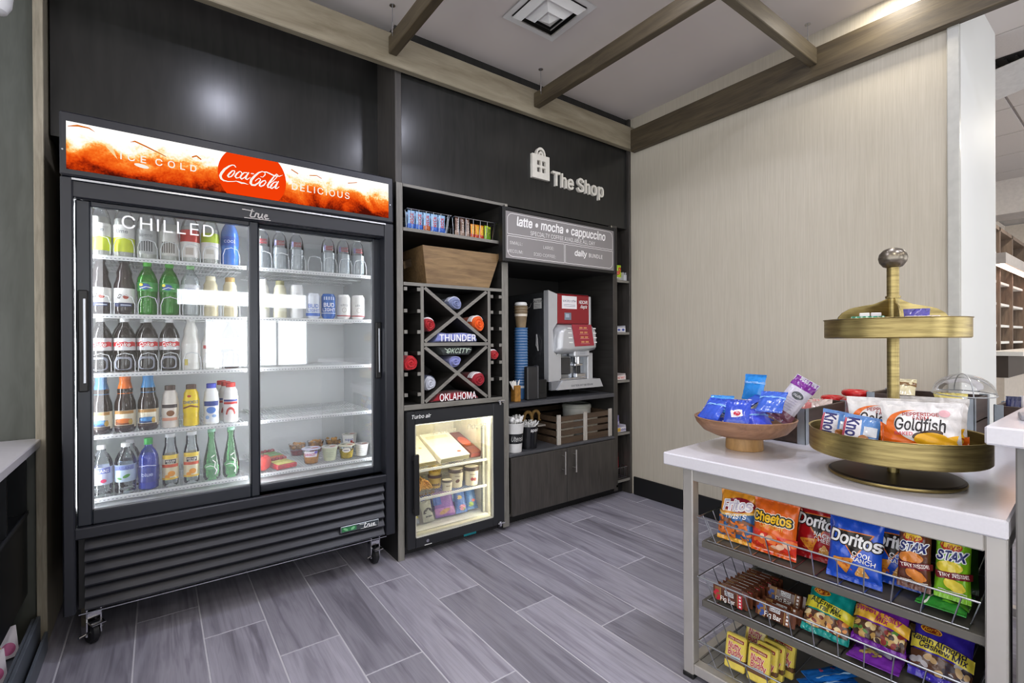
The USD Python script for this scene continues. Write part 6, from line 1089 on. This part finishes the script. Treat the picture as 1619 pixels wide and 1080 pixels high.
knop('left blue and white wafer pack with sideways lettering on the lower tier', SD(.040, -.134, .0800, 8, -10, 9), 96)
for i, (lab, x, y, c) in enumerate((('dark blue wrapped sweet at the back of the lower brass tier', .055, .100, '2a3466'), ('second dark blue wrapped sweet behind the wafer packs', .010, .060, '323c74'), ('navy wrapped sweet behind the stand pole', .070, .035, '2a305a'), ('silver blue wrapped sweet behind the left wafer pack', .025, .150, '6a7ca8'))):
    bag('wrapped_sweet', lab, 'sweet', .055, .050, .022, c, [('pale_mark', ellipse(.0, .026, .010, .007), 'b8c2dc')], S(x, y, .090, -70, -15), 'wrapped sweets on the lower tier', seed=100 + i, edge=.012, detail=(9, 9))
for lab, x, y, rz, c, n in (('left white box standing on the upper brass tier', -.076, .044, -70, 'ece8ea', 0), ('right white box standing on the upper brass tier', -.070, .019, -70, 'e8e2e6', 1)):
    solo('small_box', box(-.0115, .0115, -.008, .008, 0, .066, .0012), mat('card_' + c, c, .45), lab, 'box', 'small white boxes on the upper tier', M=S(x, y, .3925, rz))
bag('green_sachet', 'green and white sachet lying at the left of the upper brass tier', 'sachet', .075, .05, .012, '3f9a78', [('white_patch', ellipse(.0, .026, .020, .012), 'eef0ee'), ('white_stripes', unary_union([rect(-.04 + .012 * k, -.036 + .012 * k, 0, .05) for k in range(7)]), 'a8d0be')], S(-.100, .028, .399, -66, -8), None, seed=110, edge=.01, detail=(13, 9))
bag('violet_sachet', 'violet and white sachet against the pole on the upper brass tier', 'sachet', .055, .07, .014, '5a54a8', [('white_patch', rect(-.03, .0, .0, .04), 'dcd8ea')], S(-.038, -.062, .397, -70, -8), None, seed=111, edge=.012, detail=(9, 9))
for i, (x, y) in enumerate(((-.080, -.085), (.018, -.105))): bag('pale_sachet', ('left', 'right')[i] + ' pale sachet lying at the right of the upper brass tier', 'sachet', .07, .045, .010, 'd6ccd2', [('pink_strip', rect(-.035, .035, .02, .026), 'c8a4b0')], S(x, y, .405, -70, -25), 'pale sachets on the upper tier', seed=112 + i, edge=.012, detail=(11, 9))
# ------------------------------------------------------------------ crates behind the stand
M_CRATE = grain('walnut_crate', '4a3830', '30241e', .5, 'x', 6, 10, .05); M_BRKT = mat('galvanised_bracket', 'a9b2ba', .35, .7, var=.12, scale=20)
def crate(lab, x0, x1, y0, y1, z0, h, boards=2):
    t = thing('metal_cornered_crate', lab, 'crate', None, 'crates along the back of the white counter'); bh = h / boards
    for k in range(boards):
        za, zb = z0 + k * bh + .002, z0 + (k + 1) * bh - .004
        part(t, 'board', box(x0, x1, y0, y0 + .012, za, zb, .001), M_CRATE); part(t, 'board', box(x0, x1, y1 - .012, y1, za, zb, .001), M_CRATE)
        part(t, 'board', box(x0, x0 + .012, y0 + .012, y1 - .012, za, zb, .001), M_CRATE); part(t, 'board', box(x1 - .012, x1, y0 + .012, y1 - .012, za, zb, .001), M_CRATE)
    part(t, 'base', box(x0 + .012, x1 - .012, y0 + .012, y1 - .012, z0 + .0005, z0 + .008), M_CRATE)
    for x, sx in ((x0, 1), (x1, -1)):
        for y, sy in ((y0, 1), (y1, -1)):
            part(t, 'corner_bracket', [box(*sorted((x - sx * .002, x + sx * .026)), *sorted((y - sy * .002, y)), z0, z0 + h), box(*sorted((x - sx * .002, x)), *sorted((y - sy * .002, y + sy * .026)), z0, z0 + h)], M_BRKT, smooth=False)
    return t
crate('dark walnut crate with galvanised corners just behind the wooden bowl', 1.902, 2.30, .775, .96, .7425, .132)
crate('second dark walnut crate with galvanised corners behind the brass stand', 2.318, 2.565, .395, .712, .7425, .172)
crate('dark walnut crate at the far end behind the white service counter', 2.60, 2.775, .20, .385, .7425, .130)
for i, (x, y, z) in enumerate(((2.368, .769, .79), (2.420, .868, .79), (2.475, .773, .79))):
    t = thing('red_packet_roll', ('left', 'rear', 'right')[i] + ' coil of glossy red wrapped liquorice behind the walnut crates', 'liquorice coil', mtx((x, y, .7425)), 'red liquorice coils behind the crates')
    for k in range(4 if i else 5): part(t, 'coil', mv(trimesh.creation.torus(.038 - .002 * (k % 2), .013, 20, 10), x=.004 * (-1) ** k, z=.014 + .036 * k), film('c21f22'))
ppb = thing('kraft_roll', 'brown kraft paper roll standing in the second walnut crate', 'paper roll', mtx((2.49, .615, .83), 0, 70, 10)); part(ppb, 'roll', lathe([(.026, -.03), (.030, -.03), (.031, .045), (.026, .045), (.024, -.028)], 20, False), mat('kraft_paper', 'b49a66', .8, var=.15)); part(ppb, 'core', lathe([(.0, -.02), (.022, -.02), (.022, .02), (.0, .02)], 16, False), mat('kraft_core', '8f7a3e', .8))
bag('tea_packet', 'pale yellow packet lying in the second walnut crate', 'packet', .10, .13, .026, 'd6c66a', [('white_band', rect(-.05, .05, .0, .03), 'e6e2d6')], mtx((2.37, .46, .862), -75, -66), 'packets in the second crate', seed=120, edge=.014, detail=(11, 13))
bag('tea_packet', 'cream packet beside the kraft roll in the second walnut crate', 'packet', .09, .13, .03, 'd9cfa8', [('brown_band', rect(-.05, .05, .09, .11), '7a5a34')], mtx((2.43, .63, .86), -80, -40), 'packets in the second crate', seed=121, edge=.014, detail=(11, 13))
bag('tea_packet', 'small orange packet low in the first walnut crate', 'packet', .09, .10, .03, 'b8552a', [('pale_band', rect(-.05, .05, .04, .06), 'd9b08a')], mtx((1.99, .86, .76), -60, -30), 'packets in the first crate', seed=122, edge=.014, detail=(11, 11))
for i in range(5): bag('white_packet', ('first', 'second', 'third', 'fourth', 'fifth')[i] + ' white and red striped packet leaning in front of the red coils', 'packet', .07, .085, .012, 'd6c2b8', [('red_strip', rect(-.02, .02, 0, .09), 'b8605a')], mtx((2.09 + .030 * i, .85 - .004 * i, .80), -70, -24), 'striped packets in the first crate', seed=130 + i, edge=.014, detail=(7, 9))
sp = thing('acrylic_dome', 'clear acrylic scoop dome over the end of the second walnut crate', 'dome', mtx((2.47, .45, .9185), 20)); part(sp, 'shell', mv(trimesh.Trimesh(*(lambda m: (m.vertices * [.16, .09, .075], m.faces))(trimesh.creation.icosphere(3, 1.0).slice_plane([0, 0, 0], [0, 0, 1])), process=False)), pane('acrylic', (.98, .985, .99), 1.3, .7), True)
part(sp, 'rim', tube([(.16 * math.cos(a), .09 * math.sin(a), 0) for a in np.linspace(0, 6.283, 40)[:-1]], .002, 5, True), mat('acrylic_edge', 'aeb2b4', .2)); part(sp, 'edge', tube([(.16 * math.cos(a), 0, .075 * math.sin(a)) for a in np.linspace(0, math.pi, 24)], .002, 5), mat('acrylic_edge', 'aeb2b4', .2))
for i, (lab, c, x, y, it) in enumerate((('navy and white packet in the far walnut crate', '2a2f5a', 2.650, .340, [('white_script', stroke([(-.03, .06), (0, .075), (.03, .06)], .006), 'e6e6ee')]), ('red packet beside the navy one in the far walnut crate', 'a8322c', 2.650, .286, [('pale_band', rect(-.04, .04, .05, .06), 'e0c8c0')]), ('yellow and black packet in the far walnut crate', 'd6c32a', 2.65, .243, [('black_band', Polygon([(-.04, .02), (.04, .07), (.04, .09), (-.04, .04)]), '1c1a16')]), ('clear white packet in the far walnut crate', 'd6d4d6', 2.715, .31, [('red_mark', ellipse(0, .08, .01, .008), 'b84a4a')]))):
    bag('packet', lab, 'packet', .042, .150, .022, c, it, mtx((x, y, .7535), -84 + 2 * i, -6), 'packets in the far crate', seed=140 + i, edge=.012, detail=(11, 13))
# ------------------------------------------------------------------ service counter in front, right
svc = thing('service_counter', 'higher white quartz counter with a grey side panel at the right edge', 'counter')
part(svc, 'countertop', box(1.440, 2.10, -.90, .229, .899, .940, .004), M_QUARTZ); part(svc, 'side_panel', box(1.470, 2.05, -.88, .186, .0, .898, .003), mat('side_panel_grey', '7f7d7a', .45, var=.03, scale=4))
solo('card_reader', cat(box(-.04, .04, -.05, .05, 0, .012, .002)), mat('reader_grey', '8b8a90', .4), 'flat grey card reader on the service counter', 'card reader', M=mtx((1.635, .150, .9405), 10))
# ------------------------------------------------------------------ counter on the left
lc = thing('side_counter', 'dark side counter with a white top against the grey wood wall panel', 'counter')
part(lc, 'countertop', box(-1.25, -.352, 1.1, 2.515, .742, .772, .003), M_QUARTZ)
part(lc, 'body', [box(-1.2, -.392, 1.12, 2.505, .20, .50, .002), box(-1.2, -.54, 1.12, 2.505, .08, .20), box(-1.2, -.52, 1.12, 2.505, .50, .741), box(-.52, -.392, 2.485, 2.505, .50, .741), box(-.52, -.392, 2.20, 2.215, .50, .741), box(-.52, -.392, 1.12, 1.14, .50, .741)], mat('counter_black', '17191b', .35))
part(lc, 'edge_trim', box(-.393, -.388, 1.12, 2.505, .496, .508), mat('trim_charcoal', '33363a', .35)); part(lc, 'plinth', box(-1.2, -.55, 1.14, 2.50, .0, .08), M_BLACK)
rk = thing('magazine_rack', 'low blue grey sloping magazine tray at the foot of the side counter', 'rack')
part(rk, 'tray', [box(-.525, -.352, 1.3, 2.46, .030, .040, .002), box(-.364, -.352, 1.3, 2.46, .030, .125, .002), box(-.376, -.366, 1.3, 2.46, .036, .120, .002), box(-.340, -.330, 1.3, 2.44, .0, .070, .002), box(-.52, -.36, 1.3, 2.44, .0, .030, .002)], mat('rack_blue_grey', '5e656e', .45))
for i, (lab, y, c) in enumerate((('pale leaflet with yellow and pink print in the low rack', 2.33, 'd9d2d6'), ('second pale leaflet in front of the first in the low rack', 2.17, 'cfc9cf'))):
    t = thing('leaflet', lab, 'leaflet', mtx((-.455, y, .050), 22, -24), 'leaflets in the low rack'); part(t, 'sheet', box(-.07, .07, 0, .002, 0, .10), mat('paper_' + c, c, .5)); prints(t, front(0, 0, 0), [('yellow', ellipse(.0, .035, .03, .02), 'e0b42a'), ('pink', ellipse(.045, .03, .018, .02), 'c05a8a'), ('green', ellipse(-.03, .02, .02, .012), '8fb04a'), ('blue_lines', unary_union([rect(-.05, .04, .07 + .008 * k, .073 + .008 * k) for k in range(3)]), '7a86b0')])
pn = thing('pendant_shade', 'white pendant lamp shade at the upper left corner', 'pendant lamp', mtx((-.405, 2.17, 2.165))); part(pn, 'shade', lathe([(.015, .0), (.030, .008), (.040, .03), (.043, .06), (.040, .10), (.028, .14), (.012, .16)], 32), mat('opal_white', 'e6e8ea', .25)); part(pn, 'cord', rod((0, 0, .155), (0, 0, CZ - 2.165), .003, 6), M_BLACK)
# ------------------------------------------------------------------ the room beyond the wall's end
fc = thing('ceiling_far', None, None, kind='structure'); part(fc, 'grid', box(3.62, 10, -4.2, 3.2, CZ + .012, CZ + .1), mat('grid_white', 'b4b0ad', .6))
M_ACT = mat('acoustic_tile', 'd6d1cd', .85, var=.03, scale=120)
for i in range(9):
    for j in range(6): part(fc, 'ceiling_panel', box(3.63 + .61 * i, 4.225 + .61 * i, -1.2 + .61 * j, -.605 + .61 * j, CZ + .001, CZ + .011, .001), M_ACT, smooth=False)
struct('wall_far', box(9.9, 10, -4.2, 3.2, 0, CZ), mat('far_wall_paint', 'd9d0c4', .7)); struct('wall_far_back', box(3.62, 9.9, 1.35, 1.45, 0, CZ), mat('far_wall_paint', 'd9d0c4', .7))
struct('trim_6', box(7.0, 7.4, -3.0, 1.34, 2.40, CZ), mat('bulkhead_paint', 'e2dcd6', .7))
fv = thing('ceiling_diffuser', 'far ceiling air diffuser with a plastic deflector hanging below', 'air vent', mtx((4.15, .53, CZ)))
part(fv, 'slot', box(-.22, .22, -.10, .10, -.004, -.001), M_BLACK); part(fv, 'blade', [box(-.2, .2, -.09 + .045 * k, -.08 + .045 * k, -.014, -.004) for k in range(4)], M_BLACK); part(fv, 'deflector', slab([(-.18, -.10, -.02), (.2, -.10, -.05), (.2, .10, -.09), (-.18, .10, -.05)], .004), mat('deflector_white', 'dcdcda', .3))
sh = thing('bar_shelving', 'tall brown back-bar shelving with warm light strips in the far room', 'shelf unit')
M_BARW = grain('bar_wood', '8c7866', '62544a', .5, 'z', 6, 9, .05); M_BARD = mat('bar_inside', '2f2a28', .6)
SY = .78
part(sh, 'back_board', box(5.08, 8.6, SY + .30, SY + .32, .9, 2.03), M_BARD)
for x in (5.08, 5.50, 6.05, 6.75, 7.6, 8.58): part(sh, 'post', box(x, x + .035, SY, SY + .30, .0, 2.03), M_BARW)
part(sh, 'top', box(5.08, 8.62, SY, SY + .30, 2.0, 2.03), M_BARW)
for z in (1.83, 1.60, 1.42, 1.24, 1.10): part(sh, 'shelf', box(5.115, 8.58, SY + .02, SY + .30, z - .02, z), M_WHITE)
part(sh, 'light_strip', [box(x + .036, x + .042, SY + .01, SY + .02, 1.08, 1.68) for x in (5.08, 5.50, 6.05, 6.75)], emit('bar_strip', (1.0, .72, .52), 3.0))
vl = thing('bar_canopy', 'pale grey canopy beam with a glowing pink edge across the bar shelving', 'canopy'); part(vl, 'beam', box(5.02, 8.5, SY - .10, SY - .03, 1.68, 1.76), mat('canopy_grey', 'b4aeaa', .5)); part(vl, 'glow_strip', box(5.02, 8.5, SY - .09, SY - .04, 1.672, 1.679), emit('canopy_glow', (1.0, .62, .45), 4.0))
ct = thing('bar_counter', 'far bar counter with a white top and dark brown front', 'counter'); part(ct, 'top', box(4.9, 8.6, SY - .20, SY - .005, 1.0, 1.03), M_WHITE); part(ct, 'front', box(4.95, 8.55, SY - .12, SY - .01, .84, .999), mat('bar_front_brown', '3c332d', .5)); part(ct, 'body', box(4.95, 8.55, SY - .10, SY - .01, 0, .839), mat('bar_base', 'cfc4b6', .6))
g0 = None; rr = random.Random(3)
for x, y, p in ((5.2, .1, 'of the far room, before the bar'), (7.6, -.4, 'of the far room, beyond the bar canopy')): downlight(x, y, 'round recessed ceiling downlight ' + p, True, 2.0)
for zi, z in enumerate((1.60, 1.42, 1.24, 1.10)):
    for k in range(7):
        M = mtx((5.19 + .075 * k + .10 * (k > 3), SY + .08, z + .0005)); lab = 'small white cup on the far bar shelving'
        if g0 is None:
            g0 = thing('bar_cup', lab, 'cup', M, 'cups on the far bar shelving'); part(g0, 'cup', lathe([(.018, 0), (.030, .02), (.034, .075), (.031, .075), (.016, .004)], 14), ink('e8e4e0'))
        elif rr.random() < .8: copy(g0, M, lab)
